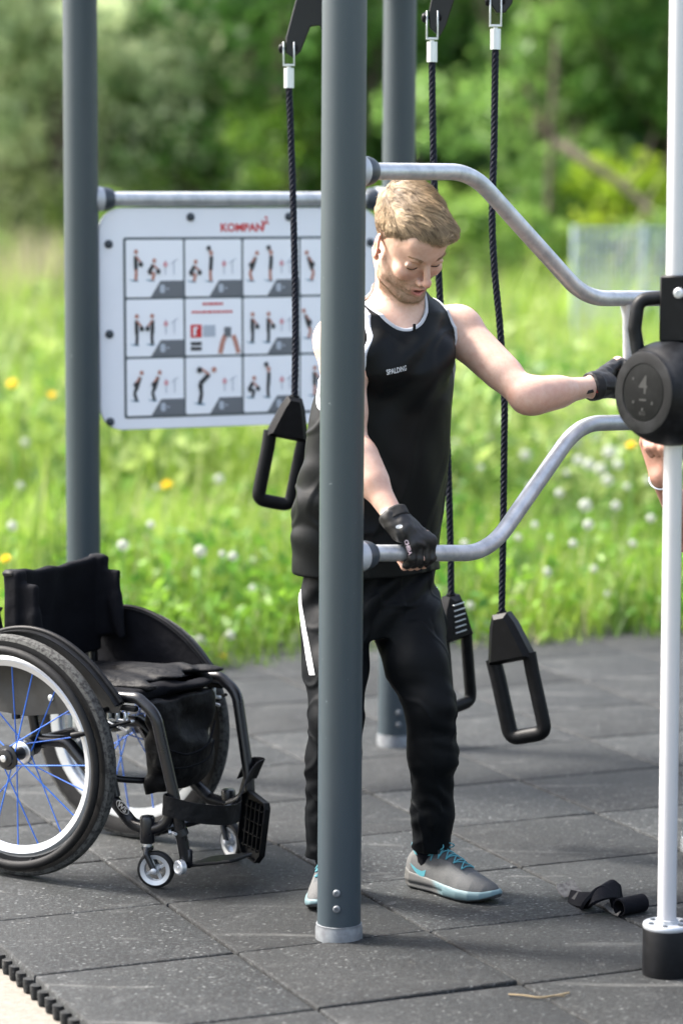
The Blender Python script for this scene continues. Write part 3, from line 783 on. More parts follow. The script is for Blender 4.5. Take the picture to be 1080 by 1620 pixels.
def isomesh(F, lo, hi, h, margin=.0):
    """surface nets over the blocks near the surface -> verts, quads"""
    lo = np.asarray(lo, float); hi = np.asarray(hi, float); nb = np.ceil((hi - lo) / (8 * h)).astype(int); n = nb * 8 + 1
    G = np.full(n, .5, np.float32)
    bi = np.stack(np.meshgrid(*[np.arange(k) for k in nb], indexing='ij'), -1).reshape(-1, 3)
    cen = lo + (bi * 8 + 4) * h
    # coarse pass in slabs
    dc = np.empty(len(cen))
    for i in range(0, len(cen), 400):
        dc[i:i + 400] = F(cen[i:i + 400])
    act = np.abs(dc) < 8 * h * .87 + .008 + margin
    inside = (dc < 0) & ~act
    loc = np.stack(np.meshgrid(*[np.arange(9)] * 3, indexing='ij'), -1).reshape(-1, 3)
    for b in bi[inside]:
        G[b[0] * 8:b[0] * 8 + 9, b[1] * 8:b[1] * 8 + 9, b[2] * 8:b[2] * 8 + 9] = -.5
    ab = bi[act]
    for i in range(0, len(ab), 12):
        ch = ab[i:i + 12]; I = (ch[:, None, :] * 8 + loc[None]).reshape(-1, 3)
        G[I[:, 0], I[:, 1], I[:, 2]] = F(lo + I * h)
    cl = np.stack(np.meshgrid(*[np.arange(8)] * 3, indexing='ij'), -1).reshape(-1, 3)
    cells = (ab[:, None, :] * 8 + cl[None]).reshape(-1, 3)
    corners = np.array([(a, b, c) for a in (0, 1) for b in (0, 1) for c in (0, 1)])
    vals = np.stack([G[cells[:, 0] + c[0], cells[:, 1] + c[1], cells[:, 2] + c[2]] for c in corners], 1)
    ins = vals < 0; k = ins.sum(1); m = (k > 0) & (k < 8)
    cells = cells[m]; vals = vals[m]
    acc = np.zeros((len(cells), 3)); cnt = np.zeros(len(cells))
    for a in range(8):
        for b in range(a + 1, 8):
            if np.abs(corners[a] - corners[b]).sum() != 1: continue
            va, vb = vals[:, a], vals[:, b]; s_ = (va < 0) != (vb < 0)
            t = np.where(s_, va / np.where(va - vb == 0, 1, va - vb), 0)[:, None]
            acc += np.where(s_[:, None], corners[a] + t * (corners[b] - corners[a]), 0); cnt += s_
    V = lo + (cells + acc / cnt[:, None]) * h
    key = (cells[:, 0] * n[1] + cells[:, 1]) * n[2] + cells[:, 2]
    o = np.argsort(key); sk_ = key[o]
    def find(c):
        kk = (c[:, 0] * n[1] + c[:, 1]) * n[2] + c[:, 2]; p = np.searchsorted(sk_, kk); p = np.clip(p, 0, len(sk_) - 1)
        return np.where(sk_[p] == kk, o[p], -1)
    Q = []
    v0 = vals[:, 0]
    for ax, ci in ((0, 4), (1, 2), (2, 1)):
        v1 = vals[:, ci]; s_ = ((v0 < 0) != (v1 < 0)); c = cells[s_]; neg = v0[s_] < 0
        e1, e2 = [(1, 2), (2, 0), (0, 1)][ax]; d1 = np.zeros(3, int); d1[e1] = 1; d2 = np.zeros(3, int); d2[e2] = 1
        q = np.stack([find(c - d1 - d2), find(c - d2), find(c), find(c - d1)], 1)
        ok = (q >= 0).all(1); q = q[ok]; neg = neg[ok]
        q[~neg] = q[~neg][:, ::-1]; Q.append(q)
    Q = np.concatenate(Q)
    return V, Q
def relax(V, Q, it=2, lam=.5):
    E_ = np.concatenate([Q[:, [0, 1]], Q[:, [1, 2]], Q[:, [2, 3]], Q[:, [3, 0]]]); E_ = np.concatenate([E_, E_[:, ::-1]])
    cnt = np.bincount(E_[:, 0], minlength=len(V))[:, None].clip(1)
    for _ in range(it):
        A = np.stack([np.bincount(E_[:, 0], weights=V[E_[:, 1], k], minlength=len(V)) for k in range(3)], 1) / cnt
        V = V + lam * (A - V)
    return V
def sculpt(name, F, mat, parent=None, h=.003, col=None, it=1, bounds=None, lam=.5, world=True, margin=0, pad=.02):
    lo, hi = bounds if bounds else F.bounds(pad)
    V, Q = isomesh(F, lo, hi, h, margin)
    V = relax(V, Q, it, lam)
    c = col(V) if col is not None else None
    return make(name, V, Q, mat, parent, True, world, col=c)
# smooth value noise
class Noise3:
    def __init__(s, seed): r = np.random.default_rng(seed); s.g = r.uniform(-1, 1, (32, 32, 32))
    def __call__(s, P, freq=(10, 10, 10), off=0):
        q = P * np.asarray(freq) + off; i = np.floor(q).astype(int); f = q - i; f = f * f * (3 - 2 * f); r = 0
        for a in (0, 1):
            for b in (0, 1):
                for c in (0, 1):
                    w_ = (f[:, 0] if a else 1 - f[:, 0]) * (f[:, 1] if b else 1 - f[:, 1]) * (f[:, 2] if c else 1 - f[:, 2])
                    r = r + w_ * s.g[(i[:, 0] + a) % 32, (i[:, 1] + b) % 32, (i[:, 2] + c) % 32]
        return r
NZ = Noise3(5)
# ------------------------------------------------------------------ wheelchair (local frame: x forward, y to its left, z up)
PSI = radians(31)
wc = thing('wheelchair', 'black rigid-frame wheelchair with blue spokes and a black seat, parked empty at left', 'wheelchair', (-.722, 7.41, 0), -PSI)
def lb(mb, name, m, parent=wc, **k): return mb.build(name, m, parent, world=False, **k)
def wheel(side):
    """side -1 near, +1 far"""
    cam_ = .035   # camber
    ax = np.array([0, side, -cam_ * 1.0]); ax /= np.linalg.norm(ax); c = np.array([0, side * .265, .322])
    mb = MB(); mb.lathe([(.268, -.010), (.276, -.0135), (.290, -.0155), (.308, -.019), (.317, -.015), (.3215, -.006), (.3225, 0), (.3215, .006), (.317, .015), (.308, .019), (.290, .0155), (.276, .0135), (.268, .010)], c, ax, 96, closed=True)
    ty = lb(mb, 'tyre', M['rubber'])
    mb = MB(); mb.lathe([(.3085, -.0196), (.3180, -.0156), (.3222, -.006), (.3232, 0), (.3222, .006), (.3180, .0156), (.3085, .0196), (.308, .014), (.308, -.014)], c, ax, 96, closed=True)
    lb(mb, 'tread', M['treadrubber'], ty)
    mb = MB(); mb.lathe([(.270, -.0115), (.270, .0115), (.263, .0115), (.246, .008), (.246, -.008), (.263, -.0115)], c, ax, 96, closed=True)
    rm = lb(mb, 'rim', M['rim'])
    # broad silver face of the rim, then the dark hand rim outside it
    mb = MB(); cc = c + ax * .012; mb.lathe([(.240, -.006), (.242, .004), (.258, .010), (.266, .004), (.260, -.008)], cc, ax, 96, closed=True); lb(mb, 'rim_face', M['rim'], rm)
    mb = MB(); cc = c + ax * .034; a = np.linspace(0, 2 * pi, 97)[:-1]
    x_ = np.array([1, 0, 0.]); z_ = np.cross(x_, ax); z_ /= np.linalg.norm(z_)
    mb.tube(cc + .287 * (np.cos(a)[:, None] * x_ + np.sin(a)[:, None] * z_), .0105, 14, closed=True, sq=(1.0, 1.1)); hr = lb(mb, 'hand_rim', M['rubber'])
    for k in range(6):
        t = k * pi / 3 + .3; u = cos(t) * x_ + sin(t) * z_; mb = MB(); mb.tube([c + u * .272 + ax * .006, cc + u * .283], .004, 8); lb(mb, 'bracket', M['blackmetal'], hr)
    # hub
    mb = MB(); mb.lathe([(.010, -.046), (.020, -.043), (.030, -.040), (.030, -.034), (.018, -.030), (.015, 0), (.018, .022), (.033, .026), (.033, .031), (.024, .034), (.022, .040), (.008, .043), (.002, .043)], c, ax, 32)
    hub = lb(mb, 'hub', M['blackmetal'])
    mb = MB(); mb.lathe([(.009, .042), (.009, .047), (.005, .049), (.001, .049)], c, ax, 16); lb(mb, 'axle_button', M['alu'], hub)
    mb = MB(); mb.lathe([(.0275, -.048), (.0305, -.046), (.0305, -.030), (.0275, -.028)], c, ax, 28); lb(mb, 'hub_ring', M['alu'], hub)
    mb = MB()
    n = 20
    for k in range(n):
        out = k % 2 == 0; h_ = c + ax * (.0285 if out else -.037); t = 2 * pi * k / n
        s_ = 1 if (k // 2) % 2 == 0 else -1; t0 = t + s_ * .75
        p0 = h_ + (.029) * (cos(t0) * x_ + sin(t0) * z_); p1 = c + ax * (.004 if out else -.004) + .250 * (cos(t) * x_ + sin(t) * z_)
        sp_ = MB(); sp_.tube([p0, p1], .0018, 6); lb(sp_, 'spoke', M['spoke'])
        sp_ = MB(); sp_.tube([p1 - (p1 - p0) / np.linalg.norm(p1 - p0) * .014, p1], .0032, 6); mb.add(np.concatenate(sp_.V), sp_.F)
    return
wheel(-1); wheel(1)
def T(name, P, r, m='frameblack', parent=wc, seg=14, **k):
    mb = MB(); mb.tube(P, r, seg, **k); return lb(mb, name, M[m], parent)
fr = MB()
for s in (-1, 1):
    y = s * .19
    P = fillet([(-.16, y, .475), (.345, y, .495), (.400, y, .458), (.447, s * .175, .240), (.468, s * .155, .075)], [.03, .07, .05], 10)
    T('side_tube', P, .0152, seg=18)
    P = fillet([(-.02, s * .165, .345), (.10, s * .165, .352), (.315, s * .178, .160), (.372, s * .185, .150)], [.05, .04], 8); T('lower_tube', P, .0165, seg=18)
    T('brace_tube', fillet([(.375, s * .185, .150), (.425, s * .180, .170), (.448, s * .175, .232)], .05, 8), [.017] * 0 or .0155)
    # clamps on the front tube
    for z in (.150,):
        q = np.array([.459, s * .163, z]); mb = MB(); mb.lathe([(.0185, -.008), (.0185, .008)], q, (.040, -s * .02, -.13), 18); cl = lb(mb, 'tube_clamp', M['blackmetal'])
        mb = MB(); mb.tube([q + [-.022, -.012, 0], q + [.0, -.024, 0]], .004, 8); mb.lathe([(.007, 0), (.007, .006)], q + [-.024, -.012, 0], (-.8, -.6, 0), 12); lb(mb, 'clamp_bolt', M['galv'], cl)
    # back post and push-handle mount
    T('back_post', fillet([(-.06, s * .175, .40), (-.065, s * .178, .60), (-.075, s * .183, .79)], .05, 6), .0125)
    T('side_strut', [(.0, s * .165, .35), (-.02, s * .172, .475)], .014)
    T('seat_strut', [(.20, s * .180, .485), (.265, s * .176, .225)], .011)
    # castor
    cx, cy = .372, s * .190
    mb = MB(); mb.lathe([(.018, .118), (.0195, .122), (.0195, .182), (.017, .188), (.010, .190)], (cx, cy, 0), (0, 0, 1), 24); ch = lb(mb, 'castor_housing', M['frameblack'])
    mb = MB(); mb.lathe([(.009, .104), (.012, .106), (.012, .120)], (cx, cy, 0), (0, 0, 1), 16); lb(mb, 'bearing', M['alu'], ch)
    # castor fork turned a little
    yw = radians(20 if s < 0 else -25); fx, fy = cos(yw), sin(yw); nx, ny = -fy, fx
    wcx, wcy, wz = cx + .022 * fx, cy + .022 * fy, .049
    mb = MB()
    for q in (-1, 1):
        P = [(cx + nx * .010 * q, cy + ny * .010 * q, .106), (cx + nx * .019 * q, cy + ny * .019 * q, .092), (wcx + nx * .019 * q, wcy + ny * .019 * q, wz)]
        mb.tube(fillet(P, .01, 5), [.009] * 1 + [.009] * 6 + [.0075], 10, sq=(1, .5)) if False else mb.tube(fillet(P, .01, 5), .0075, 10)
    mb.lathe([(.016, .100), (.016, .108), (.006, .110)], (cx, cy, 0), (0, 0, 1), 16); lb(mb, 'castor_fork', M['blackmetal'])
    mb = MB(); mb.lathe([(.036, -.012), (.043, -.0125), (.0475, -.010), (.049, 0), (.0475, .010), (.043, .0125), (.036, .012), (.034, 0)], (wcx, wcy, wz), (nx, ny, 0), 40, closed=True); ct = lb(mb, 'castor_tyre', M['rubber'])
    mb = MB(); mb.lathe([(.029, -.0105), (.040, -.0130), (.0405, .0130), (.029, .0105), (.0275, 0)], (wcx, wcy, wz), (nx, ny, 0), 36, closed=True); lb(mb, 'castor_rim', M['rim'], ct)
    mb = MB(); mb.lathe([(.011, -.014), (.011, .014)], (wcx, wcy, wz), (nx, ny, 0), 18)
    for k in range(4):
        a = k * pi / 2 + .5; mb.box((wcx + fx * .021 * cos(a), wcy + fy * .021 * cos(a), wz + .021 * sin(a)), (.022, .007, .008), np.c_[[fx * cos(a), fy * cos(a), sin(a)], [nx, ny, 0], np.cross([fx * cos(a), fy * cos(a), sin(a)], [nx, ny, 0])], .001)
    lb(mb, 'castor_hub', M['rim'], ct)
    mb = MB()
    for q in (-1, 1): mb.lathe([(.008, .016), (.008, .028), (.004, .030)], (wcx, wcy, wz), (nx * q, ny * q, 0), 12)
    lb(mb, 'castor_bolt', M['galv'], ct)
    # brake: lever with a knob, clamp on the side tube
    yb = s * .205
    mb = MB(); mb.tube(fillet([(.262, s * .235, .400), (.350, s * .222, .418), (.430, s * .20, .444)], .03, 5), [.0075, .0065] + [.0045] * 5 + [.004], 10) if False else mb.tube([(.215, s * .300, .402), (.230, s * .298, .405), (.25, s * .290, .409), (.345, s * .222, .440)], [.0085, .009, .0055, .0045], 10)
    br = lb(mb, 'brake_lever', M['blackpl'])
    mb = MB()
    for k in range(3): mb.box((.265 + k * .026, s * .205, .450 - k * .003), (.008, .014, .030), None, .002)
    mb.box((.295, s * .203, .435), (.09, .014, .008), None, .002); mb.tube([(.25, s * .20, .43), (.33, s * .215, .41)], .004, 8); lb(mb, 'brake_mount', M['alu'], br)
    mb = MB(); mb.box((.30, s * .201, .468), (.10, .018, .014), None, .003); mb.tube([(.265, s * .25, .462), (.265, s * .20, .462)], .007, 12); lb(mb, 'brake_shoe', M['blackpl'], br)
    # side guard: curved panel with a rolled fender edge following the wheel
    arc = [(-.175, .575), (-.10, .628), (-.02, .652), (.06, .652), (.14, .628), (.22, .580), (.285, .520), (.315, .485)]
    arc = spline([(a, 0, b) for a, b in arc], 5)[:, [0, 2]]
    out = [tuple(p) for p in arc] + [(.30, .455), (.18, .445), (.0, .418), (-.13, .425), (-.175, .50)]
    mb = MB(); mb.prism(out, (0, s * .212, 0), (1, 0, 0), (0, 0, 1), .003, .0008); gd = lb(mb, 'side_guard', M['grey_panel'] if s < 0 else M['cloth_black'])
    mb = MB(); mb.tube([(p[0], s * .222, p[1]) for p in arc], .0075, 10, sq=(2.2, .55) if False else (1, 1)); 
    F_ = []; V_ = []
    for i_, p in enumerate(arc): V_ += [(p[0], s * .207, p[1] - .001), (p[0], s * .249, p[1] - .004), (p[0], s * .249, p[1] - .007), (p[0], s * .207, p[1] - .005)]
    for i_ in range(len(arc) - 1):
        for k in range(4): F_.append((i_ * 4 + k, i_ * 4 + (k + 1) % 4, i_ * 4 + 4 + (k + 1) % 4, i_ * 4 + 4 + k))
    mb.add(V_, F_); lb(mb, 'fender_edge', M['blackpl'], gd)
    mb = MB(); mb.lathe([(.009, .002), (.009, .005), (.004, .007), (.001, .007)], (.085, s * .212, .475), (0, s, 0), 14); lb(mb, 'guard_bolt', M['alu'], gd)
# axle tube, camber sleeves, cross tubes
T('axle_tube', [(-.0, -.205, .338), (0, .205, .338)], .0175, seg=20)
for s in (-1, 1):
    mb = MB(); mb.lathe([(.025, -.012), (.026, -.008), (.026, .02), (.018, .026)], (0, s * .19, .335), (0, s, -.03), 24); lb(mb, 'axle_clamp', M['blackmetal'])
T('seat_cross_tube', [(.17, -.19, .478), (.17, .19, .478)], .0115); T('front_cross_tube', [(.40, -.18, .150), (.42, 0, .150), (.40, .18, .150)], .011)
T('bag_hoop', fillet([(.10, -.16, .342), (.20, -.12, .255), (.29, 0, .235), (.20, .12, .255), (.10, .16, .342)], .12, 10), .009)
T('back_cross_tube', [(-.07, -.18, .50), (-.07, .18, .50)], .0115)
mb = MB(); mb.box((.10, .02, .405), (.09, .07, .006), np.array(Matrix.Rotation(.5, 3, 'Y')), .001); mb.box((.03, .0, .37), (.05, .03, .06), None, .002); lb(mb, 'axle_bracket', M['alu'])
# upholstery
def fold(P, s_=1.0): return s_ * (.006 * NZ(P, (9, 7, 16)) + .0035 * NZ(P, (24, 18, 30), 3.3))
F = Sdf()
zz = [.47, .56, .66, .74, .802]
for y0, y1 in ((-.19, .19),):
    pass
# backrest: padded sling, sides wrapped forward, flared lower front
F.add(f_box((-.052, 0, .668), (.014, .188, .132), .010), .006)
for s in (-1, 1):
    F.add(f_box((-.050, s * .186, .688), (.026, .022, .112), .012), .006)
    F.add(f_box((-.012, s * .186, .672), (.036, .009, .092), .008), .012)
    F.add(f_rc((.040, s * .170, .585), (.008, s * .182, .68), .012, .008), .03)
F.warp(lambda P: fold(P, .45) + .0035 * np.sin(P[:, 1] * 62 + 3 * NZ(P, (8, 8, 3))) * np.exp(-((P[:, 1] + .02) / .11) ** 2))
_F = F; _b = F.bounds(.06)
bk_ = sculpt('backrest', lambda P: _F(P + np.stack([.030 * np.clip(1 - (P[:, 1] / .175) ** 2, 0, 1) * np.clip((.86 - P[:, 2]) / .2, .4, 1), 0 * P[:, 1], .012 * np.clip(1 - (P[:, 1] / .175) ** 2, 0, 1)], 1)), M['cloth_black'], wc, .004, world=False, bounds=_b)
mb = MB()
for s in (-1, 1):
    mb.box((-.056, s * .19, .790), (.045, .042, .022), None, .008)
lb(mb, 'backrest_top_pad', M['bag_black'], bk_)
T('push_handle_folded', fillet([(-.075, -.184, .60), (-.10, -.190, .625), (-.115, -.192, .70)], .03, 6), .012, 'frameblack')
mb = MB(); mb.tube(spline([(-.085, -.20, .70), (-.10, -.215, .66), (-.115, -.212, .625), (-.10, -.205, .60)], 6), .004, 8); lb(mb, 'pull_cord', M['cloth_black'], bk_)
F = Sdf(); F.add(f_box((.145, 0, .490), (.185, .172, .020), .018), .01)
F.add(f_ell((.31, .06, .497), (.075, .11, .018)), .02)
F.warp(lambda P: fold(P, .8)); st = sculpt('seat_sling', F, M['cloth_black'], wc, .004, world=False)
# crumpled jacket lying on the seat
F = Sdf(); r5 = random.Random(11)
for (x, y, z, a, b, c_, t) in ((.20, -.08, .520, .13, .06, .018, .3), (.28, .03, .526, .11, .05, .020, -.35), (.18, .06, .520, .12, .07, .018, .1), (.36, .11, .530, .07, .035, .018, .5), (.26, -.12, .515, .12, .03, .014, .1)):
    F.add(f_ell((x - .03, y, z - .004), (a, b, c_ * .62), np.array(Matrix.Rotation(t, 3, 'Z'))), .03)
F.warp(lambda P: .003 * NZ(P, (12, 30, 8), 7) + .0035 * np.sin(P[:, 1] * 95 + P[:, 0] * 30 + 3.5 * NZ(P, (11, 11, 6), 4)) * NZ(P, (10, 10, 10), 8)); 
jk = sculpt('folded_jacket', F, M['bag_black'], None, .004, world=False, pad=.02)
# the jacket rests on the seat: a thing of its own
jk.location = wc.location; jk.rotation_euler = wc.rotation_euler
tag(jk, 'crumpled thin black jacket lying on the wheelchair seat', 'jacket')
# pouch under the seat front
F = Sdf(); F.add(f_loft([.215, .25, .33, .40, .470], [(.295, .05), (.305, .05), (.320, .04), (.328, .03), (.335, .02)], [.034, .048, .052, .040, .028], [.085, .105, .120, .130, .140], n=3.0), .01)
F.sub(f_ell((.384, .045, .395), (.034, .085, .050)), .012)
F.warp(lambda P: .010 * NZ(P, (12, 9, 14), 2) + .004 * NZ(P, (30, 22, 34), 9)); bgp = sculpt('underseat_bag', F, M['bag_black'], wc, .004, world=False)
T('bag_seam', spline([(.385, -.10, .345), (.395, -.03, .325), (.40, .05, .340), (.370, .13, .385)], 8), .003, 'cloth_black', bgp)
T('bag_seam', spline([(.37, -.12, .30), (.39, -.03, .290), (.395, .06, .300), (.36, .14, .330)], 8), .0025, 'cloth_black', bgp)
# calf strap: wide webbing looping between the front tubes
def ribbon(mb, P, wv, th):
    P = np.asarray(P); wv = np.asarray(wv, float); T_ = np.gradient(P, axis=0); T_ /= np.linalg.norm(T_, axis=1)[:, None]
    W = np.broadcast_to(wv, P.shape) if wv.ndim == 1 else wv
    N = np.cross(T_, W); N /= np.linalg.norm(N, axis=1)[:, None]; V = []
    for i in range(len(P)): V += [P[i] + W[i] / 2 + N[i] * th / 2, P[i] - W[i] / 2 + N[i] * th / 2, P[i] - W[i] / 2 - N[i] * th / 2, P[i] + W[i] / 2 - N[i] * th / 2]
    F_ = []
    for i in range(len(P) - 1):
        for k in range(4): F_.append((i * 4 + k, i * 4 + (k + 1) % 4, i * 4 + 4 + (k + 1) % 4, i * 4 + 4 + k))
    F_ += [(3, 2, 1, 0), tuple((len(P) - 1) * 4 + k for k in range(4))]
    mb.add(V, F_)
P = spline([(x - .045, y, z) for x, y, z in [(.488, -.158, .226), (.468, -.170, .226), (.474, -.200, .226), (.505, -.200, .222), (.55, -.16, .205), (.585, -.08, .188), (.575, -.005, .180), (.560, .03, .180)]], 8)
mb = MB(); ribbon(mb, P, (.004, 0, .052), .003); sts = lb(mb, 'calf_strap', M['bag_black'], smooth='auto')
P = spline([(x - .045, y, z) for x, y, z in [(.548, .03, .183), (.560, -.01, .185), (.545, .045, .200), (.520, .11, .228), (.512, .165, .250), (.515, .200, .256), (.480, .205, .256), (.465, .180, .250)]], 8)[6:]
mb = MB(); ribbon(mb, P, (.016, .016, .050), .003); lb(mb, 'calf_strap', M['bag_black'], smooth='auto')
# footplates
mb = MB()
mb.prism([(.0, -.055), (.130, -.045), (.138, -.03), (.138, .05), (.12, .06), (.0, .06)], (.468, -.100, .060), (.98, 0, .2), (0, 1, 0), .008, .002)
fp = lb(mb, 'footplate', M['blackpl'])
mb = MB(); mb.lathe([(.019, -.004), (.019, .010), (.015, .0125), (.012, .011), (.004, .011), (.003, .013)], (.466, -.175, .062), (-.3, -.95, 0), 24); lb(mb, 'pivot_knob', M['rim'], fp)
mb = MB(); mb.box((.470, -.155, .082), (.030, .018, .05), None, .004); lb(mb, 'pivot_block', M['frameblack'], fp)
# far footplate folded up: ribbed underside to the viewer
c0 = np.array([.510, .110, .118]); ex = np.array([.80, -.38, .0]); ex /= np.linalg.norm(ex); ez = np.array([.10, .03, 1.]); ez /= np.linalg.norm(ez); ex = ex - ez * (ex @ ez); ex /= np.linalg.norm(ex)
out = [(x * 1.18, z * 1.06) for x, z in [(-.052, .072), (-.030, .086), (.045, .074), (.052, .060), (.048, -.062), (.030, -.086), (-.030, -.078), (-.050, -.045)]]
mb = MB(); mb.prism(out, c0, ex, ez, .006, .001); fp2 = lb(mb, 'footplate', M['blackpl'])
ny_ = np.cross(ex, ez); sgn = -1 if (ny_ @ np.array([.59 * 0 + 0, -1, 0])) < 0 else 1; ny_ = ny_ * sgn
mb = MB(); Rf = np.c_[ex, ny_, ez]
for i_ in range(len(out)):
    a, b = np.array(out[i_]), np.array(out[(i_ + 1) % len(out)]); m_ = (a + b) / 2; d = b - a; l = np.linalg.norm(d); d /= l
    e1 = ex * d[0] + ez * d[1]; mb.box(c0 + ex * m_[0] * .97 + ez * m_[1] * .97 + ny_ * .009, (l, .014, .004), np.c_[e1, ny_, np.cross(e1, ny_)], .001)
for u in (-.030, -.010, .012, .032): mb.box(c0 + ex * u + ny_ * .008 + ez * .002, (.003, .011, .128), Rf, .0005)
for v in (-.055, -.02, .015, .05): mb.box(c0 + ez * v + ny_ * .0075, (.088, .009, .003), Rf, .0005)
lb(mb, 'footplate_ribs', M['blackpl'], fp2)
mb = MB(); mb.box(c0 + ex * .002 + ez * .018 + ny_ * .0036, (.007, .001, .042), Rf); mb.box(c0 + ex * -.020 + ez * .010 + ny_ * .0036, (.008, .001, .050), Rf); lb(mb, 'footplate_slot', M['galv'], fp2)
# oval badge on the lower tube
mb = MB(); a = np.array([.165, -.1700, .3035]); b = np.array([.30, -.176, .2015]); d = (b - a) / np.linalg.norm(b - a); nrm = np.array([0, -1., 0]); up_ = np.cross(nrm, d); up_ = up_ if up_[2] > 0 else -up_
cb = a + (b - a) * .98 + nrm * .0185
e_ = [(.024 * cos(t) * (1 if abs(cos(t)) < 2 else 1), .0130 * sin(t)) for t in np.linspace(0, 2 * pi, 25)[:-1]]
mb.prism(e_, cb, d, up_, .001); bd_ = lb(mb, 'badge', M['rim'], smooth=False)
mb = MB(); mb.prism([(x * .88, y * .82) for x, y in e_], cb + nrm * .0012, d, up_, .0008); lb(mb, 'badge_field', M['blackpl'], bd_, smooth=False)
V, F_ = text_mesh('W5', .021, bold=.0008); mb = MB(); mb.add(cb + nrm * .0022 + V[:, :1] * d + V[:, 1:2] * up_, F_); lb(mb, 'badge_lettering', M['rim'], bd_, smooth=False)
# ------------------------------------------------------------------ people
M['skin'] = mat('skin', (.56, .35, .27), .48, attr=True, sss=.12, noise=(90, (.93, .86, .84), .4, .7), bump=(700, .12, .0006), bump2=(120, .08, .001))
M['hair'] = mat('hair', (.3, .2, .1), .45, attr=True, spec=.45)
M['lash'] = mat('eyelash', (.03, .018, .012), .6)
M['teeth'] = mat('teeth', (.62, .58, .50), .3)
M['shirt'] = mat('shirt_black', (.0017, .0026, .0032), .50, spec=.16, bump=(1400, .25, .0006), bump2=(30, .15, .004))
M['trim'] = mat('shirt_trim_white', (.44, .46, .50), .7, bump=(900, .3, .0006))
M['pants'] = mat('trousers_black', (.0016, .0024, .0034), .60, spec=.12, bump=(1200, .2, .0006), bump2=(45, .2, .004))
M['glove'] = mat('glove_black', (.0028, .0028, .0032), .55, bump=(500, .5, .001), noise=(60, (.012, .012, .013), .55, .75))
M['glove_pad'] = mat('glove_suede', (.005, .005, .0055), .8, bump=(500, .4, .001))
M['white_print'] = mat('white_print', (.5, .52, .54), .5)
M['hemprint'] = mat('hem_print', (.16, .17, .18), .6)
M['pinkprint'] = mat('glove_lettering', (.62, .50, .56), .5)
M['red_print'] = mat('red_print', (.45, .03, .04), .5)
M['shoe'] = mat('shoe_upper', (.17, .165, .155), .8, attr=True, bump=(600, .35, .0008), noise=(500, (.72, .72, .72), .45, .6))
M['midsole'] = mat('shoe_midsole', (.2, .3, .34), .6, attr=True, bump=(150, .1, .001))
M['lace'] = mat('shoelace_teal', (.045, .20, .24), .7)

def march(F, P, D, it=24, lift=0.0):
    """move points along D until they lie on the surface F"""
    P = np.array(P, float); D = np.asarray(D, float)
    if D.ndim == 1: D = np.broadcast_to(D / np.linalg.norm(D), P.shape)
    else: D = D / np.linalg.norm(D, axis=1)[:, None]
    for _ in range(it): P = P + D * np.clip(F(P) * .8, -.02, .02)[:, None]
    return P - D * lift
def decal_px(F, rows, D0, name, m, parent, lift=.0018, nu=4):
    """printed patch: rows of (left px, right px, y) measured on the garment, wrapped on the surface F"""
    V = []; rows = np.array(rows, float); tt_ = np.linspace(0, len(rows) - 1, len(rows) * 5); rows = np.stack([np.interp(tt_, np.arange(len(rows)), rows[:, k]) for k in range(3)], 1); n = len(rows)
    for (x0, x1, y) in rows:
        for k in range(nu): V.append(at(x0 + (x1 - x0) * k / (nu - 1), y, D0))
    V = np.array(V); d = V - np.array([0, 0, EYE]); V = march(F, V - d / np.linalg.norm(d, axis=1)[:, None] * .25, d, 40, lift)
    Fs = [(i * nu + k, i * nu + k + 1, (i + 1) * nu + k + 1, (i + 1) * nu + k) for i in range(n - 1) for k in range(nu - 1)]
    bad = np.abs(F(V)) > .03; bad |= np.abs(V[:, 1] - D0) > .22
    return make(name, V, [f[::-1] for f in Fs if not bad[list(f)].any()], m, parent)
def decal_text(F, txt, size, c, ex, ey, dirn, name, m, parent, lift=.0016, bold=0, shear=0):
    V, Fs = text_mesh(txt, size, bold=bold, shear=shear)
    W = c + V[:, :1] * ex + V[:, 1:2] * ey - np.asarray(dirn) * .06
    W = march(F, W, dirn, 30, lift); return make(name, W, Fs, m, parent, smooth=False)

def frame(yaw, pitch, roll):
    def rot(ax, a):
        K = np.array([[0, -ax[2], ax[1]], [ax[2], 0, -ax[0]], [-ax[1], ax[0], 0]]); return np.eye(3) + sin(a) * K + (1 - cos(a)) * K @ K
    m = rot(np.array([0, 0, 1.]), yaw) @ np.c_[[0, -1, 0.], [1, 0, 0.], [0, 0, 1.]]
    m = rot(m[:, 1], pitch) @ m; return rot(m[:, 0], roll) @ m
SKIN = np.array([.56, .375, .295])

